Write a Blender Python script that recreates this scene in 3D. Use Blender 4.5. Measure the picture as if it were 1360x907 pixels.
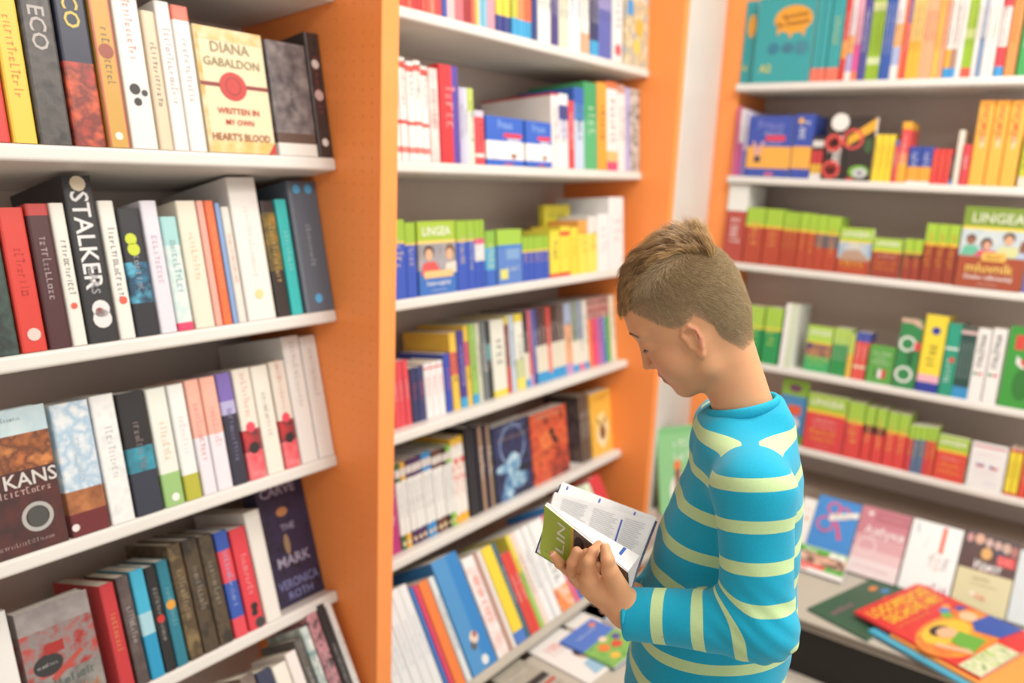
import bpy, bmesh, math, random
import numpy as np
from mathutils import Vector, Matrix
for o in list(bpy.data.objects): bpy.data.objects.remove(o)
SC = bpy.context.scene
COL = SC.collection
R = math.radians

# ---------------------------------------------------------------- camera
CAMZ = 1.50
FPX, YAW, PIT, ROL = 1071.44, 0.640478, 0.211454, 0.043045
CO = np.array([0, 0, CAMZ])
_h = np.array([-math.sin(YAW), math.cos(YAW), 0]); _r0 = np.array([math.cos(YAW), math.sin(YAW), 0]); _up = np.array([0, 0, 1.])
FW = _h*math.cos(PIT) - _up*math.sin(PIT); _u0 = _up*math.cos(PIT) + _h*math.sin(PIT)
RT = _r0*math.cos(ROL) + _u0*math.sin(ROL); UP = _u0*math.cos(ROL) - _r0*math.sin(ROL)
def ray(px, py): return FW + RT*(px-680)/FPX - UP*(py-453.5)/FPX
def at(px, py, depth): return CO + ray(px, py)*depth
cd = bpy.data.cameras.new('camera'); cam = bpy.data.objects.new('camera', cd); COL.objects.link(cam)
cd.sensor_width = 36; cd.lens = FPX*36/1360; cd.clip_start = .05
cam.matrix_world = Matrix(((RT[0], UP[0], -FW[0], 0), (RT[1], UP[1], -FW[1], 0), (RT[2], UP[2], -FW[2], CAMZ), (0, 0, 0, 1)))
cd.dof.use_dof = True; cd.dof.focus_distance = 1.02; cd.dof.aperture_fstop = 2.4
SC.camera = cam
SC.view_settings.view_transform = 'Standard'; SC.view_settings.look = 'None'
SC.view_settings.gamma = 1; SC.view_settings.use_curve_mapping = False
SC.view_settings.exposure = 0.0

# ---------------------------------------------------------------- light
W = bpy.data.worlds.new('World'); SC.world = W; W.use_nodes = True
bg = W.node_tree.nodes['Background']; bg.inputs[0].default_value = (1, .97, .94, 1); bg.inputs[1].default_value = .8
def area(name, loc, sx, sy, power, col=(1, .95, .88)):
    l = bpy.data.lights.new(name, 'AREA'); l.shape = 'RECTANGLE'; l.size = sx; l.size_y = sy; l.energy = power; l.color = col
    o = bpy.data.objects.new(name, l); COL.objects.link(o); o.location = loc; return o
LAMPS = [(-.25, 1.55), (.75, 1.55), (.75, .2), (.35, 2.35), (1.4, .9)]
CEIL = 2.95
for i, (x, y) in enumerate(LAMPS): area('ceiling_lamp_offscreen', (x, y, CEIL-.02), .58, .58, 24)

# ---------------------------------------------------------------- materials
def lin(h):
    h = h.lstrip('#'); c = [int(h[i:i+2], 16)/255 for i in (0, 2, 4)]
    return tuple(v/12.92 if v <= .04045 else ((v+.055)/1.055)**2.4 for v in c)
MC = {}
def principled(name, rough=.5, spec=.5):
    m = bpy.data.materials.new(name); m.use_nodes = True; b = m.node_tree.nodes['Principled BSDF']
    b.inputs['Roughness'].default_value = rough; b.inputs['Specular IOR Level'].default_value = spec
    return m, m.node_tree, b
def mat(spec, rough=.38):
    """colour 'RRGGBB', printed picture '~RRGGBB/RRGGBB/..'"""
    k = (spec, rough)
    if k in MC: return MC[k]
    lin = lambda h: tuple(v*.87+.02 for v in globals()['lin'](h))      # inks muted and lifted: lens haze and paper glare put into the colour
    m, nt, b = principled('ink_'+spec.strip('~').replace('/', '_'), rough, .4)
    if spec[0] == '~':
        cs = [lin(c) for c in spec[1:].split('/')]
        tc = nt.nodes.new('ShaderNodeTexCoord'); no = nt.nodes.new('ShaderNodeTexNoise'); no.inputs['Scale'].default_value = 38; no.inputs['Detail'].default_value = 3
        mp = nt.nodes.new('ShaderNodeMapping'); mp.inputs['Location'].default_value = (hash_(spec)*7, hash_(spec+'b')*5, 0)
        cr = nt.nodes.new('ShaderNodeValToRGB'); cr.color_ramp.interpolation = 'LINEAR'
        n = len(cs)
        while len(cr.color_ramp.elements) < n: cr.color_ramp.elements.new(.5)
        for i, c in enumerate(cs):
            e = cr.color_ramp.elements[i]; e.position = .33+.36*i/max(1, n-1); e.color = (*c, 1)
        nt.links.new(tc.outputs['Object'], mp.inputs[0]); nt.links.new(mp.outputs[0], no.inputs['Vector']); nt.links.new(no.outputs['Fac'], cr.inputs[0]); nt.links.new(cr.outputs[0], b.inputs['Base Color'])
    else:
        b.inputs['Base Color'].default_value = (*lin(spec), 1)
    MC[k] = m; return m
def hash_(s):
    v = 7
    for ch in s: v = (v*31+ord(ch)) % 10007
    return v/10007
def noisy(name, a, bcol, scale=12, rough=.5, bump=0., bscale=80, stretch=(1, 1, 1)):
    m, nt, b = principled(name, rough, .4)
    tc = nt.nodes.new('ShaderNodeTexCoord'); mp = nt.nodes.new('ShaderNodeMapping'); mp.inputs['Scale'].default_value = stretch
    no = nt.nodes.new('ShaderNodeTexNoise'); no.inputs['Scale'].default_value = scale; no.inputs['Detail'].default_value = 4
    cr = nt.nodes.new('ShaderNodeValToRGB'); cr.color_ramp.elements[0].color = (*lin(a), 1); cr.color_ramp.elements[1].color = (*lin(bcol), 1)
    cr.color_ramp.elements[0].position = .3; cr.color_ramp.elements[1].position = .7
    nt.links.new(tc.outputs['Object'], mp.inputs[0]); nt.links.new(mp.outputs[0], no.inputs['Vector']); nt.links.new(no.outputs['Fac'], cr.inputs[0]); nt.links.new(cr.outputs[0], b.inputs['Base Color'])
    if bump:
        n2 = nt.nodes.new('ShaderNodeTexNoise'); n2.inputs['Scale'].default_value = bscale; bp = nt.nodes.new('ShaderNodeBump'); bp.inputs['Strength'].default_value = bump; bp.inputs['Distance'].default_value = .002
        nt.links.new(mp.outputs[0], n2.inputs['Vector']); nt.links.new(n2.outputs['Fac'], bp.inputs['Height']); nt.links.new(bp.outputs[0], b.inputs['Normal'])
    return m
M_WHITE = noisy('shelf_white', 'D8D5D0', 'DEDBD6', 6, .38)
M_TAUPE = noisy('back_taupe', 'CEC0B7', 'D4C6BD', 5, .55, .05, 300)
M_GREY = noisy('deck_grey', 'B6B0A4', 'BDB7AB', 5, .35)
M_BLACK = noisy('plinth_black', '191614', '201C1A', 5, .4)
M_PAGES = noisy('page_edges', 'D9CFBD', 'EDE6D8', 260, .8, .25, 300, (1, .02, .02))
M_PAGESW = noisy('page_edges_white', 'E4E0D8', 'F4F2EC', 260, .8, .25, 300, (1, .02, .02))
M_WALL = noisy('wall_white', 'E9E6E0', 'EFECE6', 3, .7)
M_FLOOR = noisy('floor_vinyl', 'BDB5A9', 'C9C1B5', 9, .35)
def orange_mat():
    m, nt, b = principled('orange_pegboard', .42, .4)
    b.inputs['Base Color'].default_value = (*lin('FF9A52'), 1)
    tc = nt.nodes.new('ShaderNodeTexCoord'); sx = nt.nodes.new('ShaderNodeSeparateXYZ'); nt.links.new(tc.outputs['Object'], sx.inputs[0])
    def cell(sock):      # distance to the nearest hole centre on a 26 mm grid
        a = nt.nodes.new('ShaderNodeMath'); a.operation = 'PINGPONG'; a.inputs[1].default_value = .013; nt.links.new(sock, a.inputs[0])
        s = nt.nodes.new('ShaderNodeMath'); s.operation = 'POWER'; s.inputs[1].default_value = 2; nt.links.new(a.outputs[0], s.inputs[0]); return s
    c1, c2 = cell(sx.outputs[1]), cell(sx.outputs[2])
    ad = nt.nodes.new('ShaderNodeMath'); nt.links.new(c1.outputs[0], ad.inputs[0]); nt.links.new(c2.outputs[0], ad.inputs[1])
    sq = nt.nodes.new('ShaderNodeMath'); sq.operation = 'SQRT'; nt.links.new(ad.outputs[0], sq.inputs[0])
    mr = nt.nodes.new('ShaderNodeMapRange'); mr.inputs[1].default_value = .0022; mr.inputs[2].default_value = .0034; nt.links.new(sq.outputs[0], mr.inputs[0])
    bp = nt.nodes.new('ShaderNodeBump'); bp.inputs['Strength'].default_value = .6; bp.inputs['Distance'].default_value = .003
    nt.links.new(mr.outputs[0], bp.inputs['Height']); nt.links.new(bp.outputs[0], b.inputs['Normal'])
    return m
M_ORANGE = orange_mat()
M_ORANGE2 = noisy('orange_edge', 'FF9A52', 'FFA05A', 5, .42)

# ---------------------------------------------------------------- mesh helpers
class MB:
    def __init__(s): s.v = []; s.f = []; s.m = []; s.mats = []
    def mi(s, m):
        if m not in s.mats: s.mats.append(m)
        return s.mats.index(m)
    def quad(s, a, b, c, d, m):
        n = len(s.v); s.v += [a, b, c, d]; s.f.append((n, n+1, n+2, n+3)); s.m.append(s.mi(m))
    def poly(s, pts, m):
        n = len(s.v); s.v += list(pts); s.f.append(tuple(range(n, n+len(pts)))); s.m.append(s.mi(m))
    def box(s, x0, x1, y0, y1, z0, z1, m):
        n = len(s.v); s.v += [(x, y, z) for z in (z0, z1) for x, y in ((x0, y0), (x1, y0), (x1, y1), (x0, y1))]
        for f in ((3, 2, 1, 0), (4, 5, 6, 7), (0, 1, 5, 4), (1, 2, 6, 5), (2, 3, 7, 6), (3, 0, 4, 7)):
            s.f.append(tuple(n+i for i in f)); s.m.append(s.mi(m))
    def prism(s, pts, axis, a, b, m):
        """polygon pts (2d) extruded along axis from a to b"""
        def P(p, t): return (t, p[0], p[1]) if axis == 'x' else ((p[0], t, p[1]) if axis == 'y' else (p[0], p[1], t))
        k = len(pts); n = len(s.v); s.v += [P(p, a) for p in pts]+[P(p, b) for p in pts]; i = s.mi(m)
        s.f.append(tuple(range(n, n+k))[::-1]); s.m.append(i); s.f.append(tuple(range(n+k, n+2*k))); s.m.append(i)
        for j in range(k):
            q = (j+1) % k; s.f.append((n+j, n+q, n+k+q, n+k+j)); s.m.append(i)
    def mesh(s, name, smooth=False):
        me = bpy.data.meshes.new(name); me.from_pydata([tuple(map(float, p)) for p in s.v], [], s.f)
        for m in s.mats: me.materials.append(m)
        me.polygons.foreach_set('material_index', s.m)
        if smooth: me.polygons.foreach_set('use_smooth', [True]*len(s.f))
        bm = bmesh.new(); bm.from_mesh(me); bmesh.ops.recalc_face_normals(bm, faces=bm.faces) if smooth == 'fix' else None; bm.to_mesh(me) if smooth == 'fix' else None; bm.free()
        me.update(); return me
    def build(s, name, parent=None, bevel=0, smooth=False):
        return link(name, s.mesh(name, smooth), parent, bevel)
def link(name, me, parent=None, bevel=0):
    o = bpy.data.objects.new(name, me); COL.objects.link(o)
    if parent is not None: o.parent = parent
    if bevel:
        b = o.modifiers.new('bevel', 'BEVEL'); b.width = bevel; b.segments = 3; b.limit_method = 'ANGLE'
    return o
def empty(name, loc=(0, 0, 0)):
    o = bpy.data.objects.new(name, None); COL.objects.link(o); o.location = loc; o.empty_display_size = .05; return o
def tag(o, label, cat, group=None, kind=None):
    if label: o['label'] = label
    if cat: o['category'] = cat
    if group: o['group'] = group
    if kind: o['kind'] = kind
    return o
def struct(o): o['kind'] = 'structure'; return o
TXT = {}
def text_mesh(s, bold=False):
    """outline lettering, origin at its centre, unit cap height; returns verts(2d), faces, width"""
    if s in TXT: return TXT[s]
    c = bpy.data.curves.new('t', 'FONT'); c.body = s; c.size = 1; c.resolution_u = 2; c.align_x = 'CENTER'; c.offset = .012
    o = bpy.data.objects.new('t', c); COL.objects.link(o)
    dg = bpy.context.evaluated_depsgraph_get(); me = bpy.data.meshes.new_from_object(o.evaluated_get(dg))
    v = np.array([p.co[:2] for p in me.vertices]) if len(me.vertices) else np.zeros((1, 2)); f = [tuple(p.vertices) for p in me.polygons]
    v[:, 0] -= (v[:, 0].max()+v[:, 0].min())/2; v[:, 1] -= .36; v /= .72
    bpy.data.objects.remove(o); bpy.data.curves.remove(c); bpy.data.meshes.remove(me)
    TXT[s] = (v, f, max(.2, v[:, 0].max()-v[:, 0].min())); return TXT[s]
def add_text(mb, s, cx, cz, size, m, y, width=None, rot=0, lift=.0006, yfun=None):
    """text lying on a plane of constant local y (facing -y)"""
    v, f, w = text_mesh(s); sx = size
    if width and w*size > width: sx = width/w
    if width and sx < size*.55: size = sx/.55
    ca, sa = math.cos(rot), math.sin(rot); n = len(mb.v); i = mb.mi(m)
    for a, b in v:
        a, b = a*sx, b*size
        mb.v.append((cx+a*ca-b*sa, y-lift, cz+a*sa+b*ca))
    for q in f: mb.f.append(tuple(n+k for k in q)); mb.m.append(i)
GL = [[(0, 0, 0, 1), (0, 0, 1, 0)], [(0, 0, 0, 1), (0, 0, .8, 0), (0, .8, .8, .8)], [(.4, 0, .4, 1), (0, .8, 1, .8)], [(0, 0, 0, .7), (.74, 0, .74, .7), (0, 0, 1, 0), (0, .6, 1, .6)], [(.3, 0, .3, 1)], [(0, 0, 0, .7), (0, .55, .8, .55)], [(0, .1, 0, .7), (0, .6, .8, .6), (0, 0, .8, 0)], [(0, .6, .8, .6), (0, 0, .8, 0), (.2, .2, .5, .45)]]
def glyphs(mb, cx, cz, length, size, m, y, rnd, rot=0, lift=.0006):
    """unreadable small lettering: a row of uneven strokes"""
    ca, sa = math.cos(rot), math.sin(rot); p = -length/2
    while p < length/2-.3*size:
        w = size*rnd.uniform(.35, .6); h = size*rnd.choice((.7, .7, 1.0)); b0 = -size*.35
        st = w*.26; q = rnd.choice(GL)
        for (x0, y0, x1, y1) in q:
            a0, a1, c0, c1 = p+x0*w, p+max(x1*w, x0*w+st), b0+y0*h, b0+max(y1*h, y0*h+st*.8)
            mb.quad(*[(cx+a*ca-b*sa, y-lift, cz+a*sa+b*ca) for a, b in ((a0, c0), (a1, c0), (a1, c1), (a0, c1))], m)
        p += w+size*.16

# ---------------------------------------------------------------- room and bookcases
XA, YC = -1.30, 2.86                    # front edges of the shelves along the two walls
ZA = [CAMZ+z for z in (.328, .006, -.306, -.628, -.955)]
ZC = [CAMZ+z for z in (.327, .007, -.303, -.66, -.94)]
TA = [R(a) for a in (6, 11, 13, 14, 18)]; TB = [R(a) for a in (4, 5, 5, 8, 9)]; TC = [R(a) for a in (1, 1, 3, 5, 4)]
DECK = CAMZ-1.30
def plane(name, pts, m): 
    b = MB(); b.quad(*pts, m); return struct(b.build(name))
b = MB(); b.box(-3, 4, -3, 4, -.05, 0, M_FLOOR); struct(b.build('floor'))
b = MB(); b.box(-1.74, -1.64, -3, 3.4, 0, CEIL, M_WALL); struct(b.build('wall_left'))
b = MB(); b.box(-1.64, 4, 3.24, 3.34, 0, CEIL, M_WALL); struct(b.build('wall_back'))
b = MB(); b.box(-3, 4, -3, 4, CEIL, CEIL+.08, M_WALL); struct(b.build('ceiling'))
b = MB(); b.prism([(-1.188, 2.452), (-1.262, 2.895), (-1.60, 2.895), (-1.60, 2.452)], 'z', 0, 2.6, M_WHITE); o = struct(b.build('trim_1', bevel=.003)); o['label'] = 'white corner pillar between the two orange side panels'
def shelf_board(parent, L, depth, tilt, m=M_WHITE, th=.026):
    """board in a local frame: x along, y into the case, front top edge at origin"""
    b = MB(); b.box(0, L, 0, depth, -th, 0, m)
    o = b.build('shelf', parent, bevel=.006); return o
def case(name, label, origin, rot, L, zs, tilts, depth):
    root = tag(empty(name, origin), label, 'bookcase', None); root.rotation_euler.z = rot
    for z, t in zip(zs, tilts):
        s = shelf_board(root, L, depth/math.cos(t)-.004, t); s.location = (0, 0, z); s.rotation_euler.x = -t
    return root
# fiction case (A), schoolbook case (B) share the wall at x; dictionary case (C) the other wall
caseA = case('bookcase', 'white shelved bookcase of novels with an orange pegboard end panel', (XA, -.08, 0), R(90), 1.20, ZA, TA, .30)
caseB = case('bookcase', 'bookcase of schoolbooks between two orange pegboard panels, facing the boy', (XA, 1.168, 0), R(90), 1.25, ZA, TB, .30)
caseC = case('bookcase', 'bookcase of dictionaries with white shelves behind the boy', (-1.19, YC, 0), 0, 1.75, ZC, TC, .30)
def part(parent, name, m, *boxes, bevel=.002):
    b = MB()
    for x in boxes: b.box(*x, m)
    return b.build(name, parent, bevel=bevel)
TOPZ = 2.5
part(caseA, 'back_panel', M_TAUPE, (0, 1.2, .302, .32, 0, TOPZ))
part(caseA, 'side_panel', M_ORANGE, (1.2005, 1.2425, -.125, .32, 0, TOPZ))
part(caseA, 'edge_strip', M_ORANGE2, (1.1995, 1.2455, -.131, -.124, 0, TOPZ))
part(caseA, 'side_panel', M_ORANGE, (-.045, -.001, -.132, .32, 0, TOPZ))
part(caseB, 'back_panel', M_TAUPE, (-.002, 1.252, .302, .32, 0, TOPZ))
part(caseB, 'side_panel', M_ORANGE, (1.2505, 1.2835, -.108, .32, 0, TOPZ))
part(caseC, 'back_panel', M_TAUPE, (0, 1.75, .302, .32, 0, TOPZ))
part(caseC, 'side_panel', M_ORANGE2, (-.082, -.001, .038, .34, 0, TOPZ))
part(caseC, 'side_panel', M_ORANGE, (1.751, 1.79, .04, .32, 0, TOPZ))
# low decks in front of B and C
part(caseB, 'base_deck', M_GREY, (0, 1.12, -.46, -.19, DECK-.03, DECK))
part(caseB, 'plinth', M_BLACK, (.02, 1.10, -.42, -.24, 0, DECK-.031))
T5 = R(31); o = shelf_board(caseB, 1.25, .25, T5, M_GREY); o.location = (0, -.18, CAMZ-1.25); o.rotation_euler.x = -T5
o = shelf_board(caseA, 1.199, .25, T5, M_GREY); o.location = (0, -.18, CAMZ-1.25); o.rotation_euler.x = -T5
part(caseC, 'base_deck', M_GREY, (.205, 1.74, -.53, .30, DECK-.03, DECK))
part(caseC, 'back_strip', noisy('strip_beige', 'B3A294', 'BBAA9C', 6, .5), (.205, 1.74, .12, .30, DECK, CAMZ-1.125))
part(caseC, 'corner_block', M_WHITE, (.0, .20, -.40, .03, 0, .335))
part(caseC, 'deck_edge', noisy('deck_trim', '6B6258', '7A7065', 8, .35), (.205, 1.74, -.536, -.5305, DECK-.022, DECK-.002))
part(caseC, 'plinth', M_BLACK, (.21, 1.72, -.50, .28, 0, DECK-.031))
# ---------------------------------------------------------------- books
RN = random.Random(5)
def lum(h): c = lin(h); return .2*c[0]+.7*c[1]+.1*c[2]
def cname(h):
    if h[0] == '~': h = h[1:7]
    r, g, b = [int(h[i:i+2], 16)/255 for i in (0, 2, 4)]; mx, mn = max(r, g, b), min(r, g, b); v = mx; s = 0 if mx == 0 else (mx-mn)/mx
    if v < .24: return 'black'
    if s < .13: return 'white' if v > .82 else ('light grey' if v > .62 else ('grey' if v > .38 else 'dark grey'))
    if mx == r: hue = ((g-b)/(mx-mn)*60) % 360
    elif mx == g: hue = (b-r)/(mx-mn)*60+120
    else: hue = (r-g)/(mx-mn)*60+240
    if s < .28 and v > .8: return {0: 'pale pink', 1: 'cream', 2: 'pale green', 3: 'pale blue', 4: 'pale lilac'}[0 if hue < 20 or hue > 320 else 1 if hue < 70 else 2 if hue < 170 else 3 if hue < 235 else 4]
    if hue < 14 or hue >= 345: return 'maroon' if v < .5 else ('salmon' if s < .6 and v > .75 else 'red')
    if hue < 38: return 'brown' if v < .62 else ('peach' if s < .5 else 'orange')
    if hue < 64: return 'olive' if v < .6 else ('cream' if s < .4 else 'yellow')
    if hue < 95: return 'lime green' if v > .55 else 'olive green'
    if hue < 165: return 'dark green' if v < .42 else 'green'
    if hue < 198: return 'teal' if v < .8 else 'turquoise'
    if hue < 250: return 'navy' if v < .45 else ('light blue' if s < .5 else 'blue')
    if hue < 295: return 'purple' if s > .3 else 'lilac'
    return 'magenta' if s > .5 else 'pink'
def blend(a, b_, w=.62):
    b_ = b_.strip('~')[:6]; return ''.join('%02X' % round(int(a[i:i+2], 16)*w+int(b_[i:i+2], 16)*(1-w)) for i in (0, 2, 4))
def parse(bands):
    out = []; rest = 1.; free = 0
    for t in bands.split():
        if '*' in t: c, f = t.split('*'); f = float(f); rest -= f
        else: c, f = t, None; free += 1
        out.append([c, f])
    for q in out:
        if q[1] is None: q[1] = max(.01, rest)/max(1, free)
    return out
def spine_mesh(T, H, D, bands, hard, vs=None):
    """closed book standing on z=0, spine centred at x=0 facing -y at y=0: cover and page block"""
    bo = .0026 if hard else .0009; r = min(T*.22, .004); cov = MB()
    prof = [(-T/2, D), (-T/2, r), (-T/2+r*.3, r*.3), (-T/2+r, 0), (T/2-r, 0), (T/2-r*.3, r*.3), (T/2, r), (T/2, D)]
    inn = [(T/2-bo, D), (T/2-bo, r+bo), (-T/2+bo, r+bo), (-T/2+bo, D)]
    z1 = H
    for c, f in bands:
        z0 = max(0, z1-f*H); m = mat(c)
        for i in range(7):
            a, b_ = prof[i], prof[i+1]; mm = m
            if vs and 2 <= i <= 4: pass
            cov.quad((a[0], a[1], z0), (b_[0], b_[1], z0), (b_[0], b_[1], z1), (a[0], a[1], z1), mm)
        ip = [prof[7]]+inn+[prof[0]]
        for i in range(5):
            a, b_ = ip[i], ip[i+1]; cov.quad((a[0], a[1], z0), (b_[0], b_[1], z0), (b_[0], b_[1], z1), (a[0], a[1], z1), m)
        z1 = z0
    top = mat(bands[0][0]); bot = mat(bands[-1][0])
    for z, m in ((H, top), (0, bot)):
        cov.poly([(p[0], p[1], z) for p in prof[:4]]+[(inn[2][0], inn[2][1], z), (inn[3][0], inn[3][1], z)], m)
        cov.poly([(p[0], p[1], z) for p in prof[4:]]+[(inn[0][0], inn[0][1], z), (inn[1][0], inn[1][1], z)], m)
        cov.poly([(prof[3][0], 0, z), (prof[4][0], 0, z), (inn[1][0], inn[1][1], z), (inn[2][0], inn[2][1], z)], m)
    if vs:
        x = -T/2+r*.3; tot = T-.6*r
        for c, f in parse(vs):
            cov.quad((x, -.0004, 0), (x+f*tot, -.0004, 0), (x+f*tot, -.0004, H), (x, -.0004, H), mat(c)); x += f*tot
    e = .003 if hard else .0012
    pg = MB(); pg.box(-T/2+bo*1.05, T/2-bo*1.05, r+bo, D-e, e*.6, H-e, M_PAGESW if RN.random() < .5 else M_PAGES)
    return cov, pg
USED = {}
REC = []
def finish(root, name, look, shelf, key, cat='book'):
    REC.append([root, look, shelf, key, cat])
def place(root, row, Y, inset, lean=0):
    root.matrix_world = row['M'] @ Matrix.Translation((Y, 0, 0)) @ Matrix.Rotation(-row['t'], 4, 'X') @ Matrix.Translation((0, inset, .0006)) @ Matrix.Rotation(lean, 4, 'Y')
def row_def(name, wall, z, t, phrase, setback=0.):
    if wall == 'L': M = Matrix.Translation((XA-setback, 0, z)) @ Matrix.Rotation(R(90), 4, 'Z')
    else: M = Matrix.Translation((0, YC+setback, z))
    lim = (-1.188, .55) if wall == 'R' else ((-.078, 1.119) if name[0] == 'A' else (1.170, 2.4175))
    if name == 'C5' or name == 'C6': lim = (-1.08, .54)
    return dict(name=name, M=M, t=t, phrase=phrase, lim=lim)
def rowP(row, x, inset, h): return np.array((row['M'] @ Matrix.Translation((x, 0, 0)) @ Matrix.Rotation(-row['t'], 4, 'X') @ Vector((0, inset, h)))[:])
def proj(P):
    v = P-CO; z = v@FW; return np.array([680+FPX*(v@RT)/z, 453.5-FPX*(v@UP)/z])
def solve_x(row, px, inset, h=0):
    P0 = rowP(row, 0, inset, h)-CO; e = rowP(row, 1, inset, h)-CO-P0; a = px-680
    return -(FPX*(P0@RT)-a*(P0@FW))/(FPX*(e@RT)-a*(e@FW))
def solve_h(row, x, inset, py):
    P0 = rowP(row, x, inset, 0)-CO; e = rowP(row, x, inset, 1)-CO-P0; a = 453.5-py
    return -(FPX*(P0@UP)-a*(P0@FW))/(FPX*(e@UP)-a*(e@FW))
def book(row, x0, x1, yt, bands, n=1, d=None, ins=.004, t=None, tc=None, g=1, tp=.45, ts=.62, up=0, hard=0, l=None, k=None, h=None, top=0, vs=None, lean=0, t2=None, dots=None):
    hh = h if (top or yt is None) else None
    X0 = solve_x(row, x0, ins, (h or .2) if top else 0); X1 = solve_x(row, x1, ins, (h or .2) if top else 0)
    lo_, hi_ = row['lim']; X0 = max(X0, lo_); X1 = min(X1, hi_)
    if X1-X0 < .0025*n: return
    H = hh or solve_h(row, (X0+X1)/2, ins, yt)
    T = (X1-X0)/n; bs = parse(bands); D = d or min(.27, max(.09, H*.66))
    big = max(bs, key=lambda q: q[1])[0]
    me0 = None
    for i in range(n):
        root = empty(k or ('hardback_book' if hard else 'paperback_book'))
        place(root, row, X0+T*(i+.5), ins+(0 if n == 1 else RN.uniform(0, .003)), lean)
        if me0 is None:
            gap = min(.0006, T*.04); cov, pg = spine_mesh(T-gap, H, D, bs, hard, vs)
            a = cov.mesh('cover'); bb = pg.mesh('page_block'); ti = None
            tb = MB(); rot = R(90) if up else R(-90)
            mc = tc or ('F4F2EE' if lum((big if big[0] != '~' else big[1:7])[:6]) < .22 else '3B3A40')
            if t:
                add_text(tb, t, 0, H*(1-tp), T*ts, mat(mc), 0, H*.62, rot)
            elif g:
                L = H*RN.uniform(.32, .55); glyphs(tb, 0, H*(1-tp), L, max(.003, min(T*.45, .013) if row['name'][0] == 'A' else T*.5), mat(blend(mc, big, .62 if row['name'][0] == 'A' else .9)), 0, RN, rot)
            ex = []
            if t2: q_ = MB(); ex.append(('spine_title', q_)); add_text(q_, t2[0], 0, H*(1-t2[1]), T*t2[2], mat(t2[3]), 0, H*.4, rot)
            if dots:
                for (cx, cz, rr, c) in dots: q_ = MB(); ex.append(('spine_emblem', q_)); q_.poly([(cx*T+rr*T*math.cos(q*.5236), -.0008, H*(1-cz)+rr*T*math.sin(q*.5236)) for q in range(12)], mat(c))
            if tb.f: ti = tb.mesh('spine_title')
            me0 = (a, bb, ti, [(nm_, q_.mesh(nm_)) for nm_, q_ in ex])
        link('cover', me0[0], root); link('page_block', me0[1], root)
        if me0[2]: link('spine_title', me0[2], root)
        for nm_, q_ in me0[3]: link(nm_, q_, root)
        size = 'thick' if T > .034 else ('slim' if T < .012 else '')
        names = []
        for c, f in bs:
            q = cname(c)
            if q not in names and f > .12: names.append(q)
        kind = (k or ('hardback' if hard else 'paperback')).replace('_', ' ')
        col = ' and '.join(names[:2]) if len(names) < 3 else ', '.join(names[:2])+' and '+names[2]
        look = l or f"{size} {col} {kind}".strip()
        finish(root, k, look, row, (x0, x1, n))
    return X0, X1, H
def face(row, x0, x1, yt, bands, art=(), T=.02, ins=.004, hard=0, l=None, k=None, h=None, spine=None, lean=0, extra=0):
    """book shown cover-out; art coordinates 0..1 from the top left of the cover"""
    X0 = solve_x(row, x0, ins); X1 = solve_x(row, x1, ins); lo_, hi_ = row['lim']; X0 = max(X0, lo_); X1 = min(X1, hi_); Wd = X1-X0; H = h or solve_h(row, (X0+X1)/2, ins, yt)
    bs = parse(bands); root = empty(k or 'paperback_book'); place(root, row, (X0+X1)/2, ins, lean)
    cover_out(root, Wd, H, T, bs, art, hard, spine)
    finish(root, k, l or 'paperback', row, (x0, x1, 1)); return root
def cover_out(root, Wd, H, T, bs, art, hard=0, spine=None):
    bo = .0026 if hard else .001; cov = MB(); z1 = H; sm = mat(spine or bs[0][0])
    for c, f in bs:
        z0 = max(0, z1-f*H); m = mat(c); cov.box(-Wd/2, Wd/2, 0, bo, z0, z1, m); cov.box(-Wd/2, -Wd/2+bo, bo, T-bo, z0, z1, m); z1 = z0
    cov.box(-Wd/2, Wd/2, T-bo, T, 0, H, sm)
    link('cover', cov.mesh('cover'), root)
    pg = MB(); pg.box(-Wd/2+bo*1.1, Wd/2-.0015, bo*1.02, T-bo*1.02, .001, H-.0016, M_PAGESW); link('page_block', pg.mesh('page_block'), root)
    lift = .0003
    for q in art:
        lift += .00012; X = lambda u: (u-.5)*Wd; Z = lambda v: (1-v)*H; pr = MB(); nm = 'cover_print'
        if q[0] == 't':
            nm = 'title'; _, s, u, v, sz, c = q[:6]; add_text(pr, s, X(u), Z(v), sz*H, mat(c), 0, (q[6] if len(q) > 6 else .86)*Wd, R(q[7]) if len(q) > 7 else 0, lift+.0003)
        elif q[0] == 'g':
            nm = 'lettering'; _, u, v, L, sz, c = q[:6]; glyphs(pr, X(u), Z(v), L*Wd, sz*H, mat(c), 0, RN, R(q[6]) if len(q) > 6 else 0, lift+.0003)
        elif q[0] == 'r':
            _, a, b_, c_, d_, c = q; pr.quad(*[(X(u), -lift, Z(v)) for u, v in ((a, d_), (c_, d_), (c_, b_), (a, b_))], mat(c))
        elif q[0] == 'e':
            _, u, v, ru, rv, c = q; pr.poly([(X(u)+ru*Wd*math.cos(w*.2618), -lift, Z(v)+rv*H*math.sin(w*.2618)) for w in range(24)], mat(c))
        elif q[0] == 'o':       # ring
            _, u, v, ru, th, c = q
            for w in range(24):
                a0, a1 = w*.2618, (w+1)*.2618
                pr.quad(*[(X(u)+rr*Wd*math.cos(a), -lift, Z(v)+rr*Wd*math.sin(a)) for a, rr in ((a0, ru-th), (a0, ru), (a1, ru), (a1, ru-th))], mat(c))
        elif q[0] == 'p':
            pr.poly([(X(u), -lift, Z(v)) for u, v in q[1]], mat(q[2]))
        if pr.f: link(nm, pr.mesh(nm), root)

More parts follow.
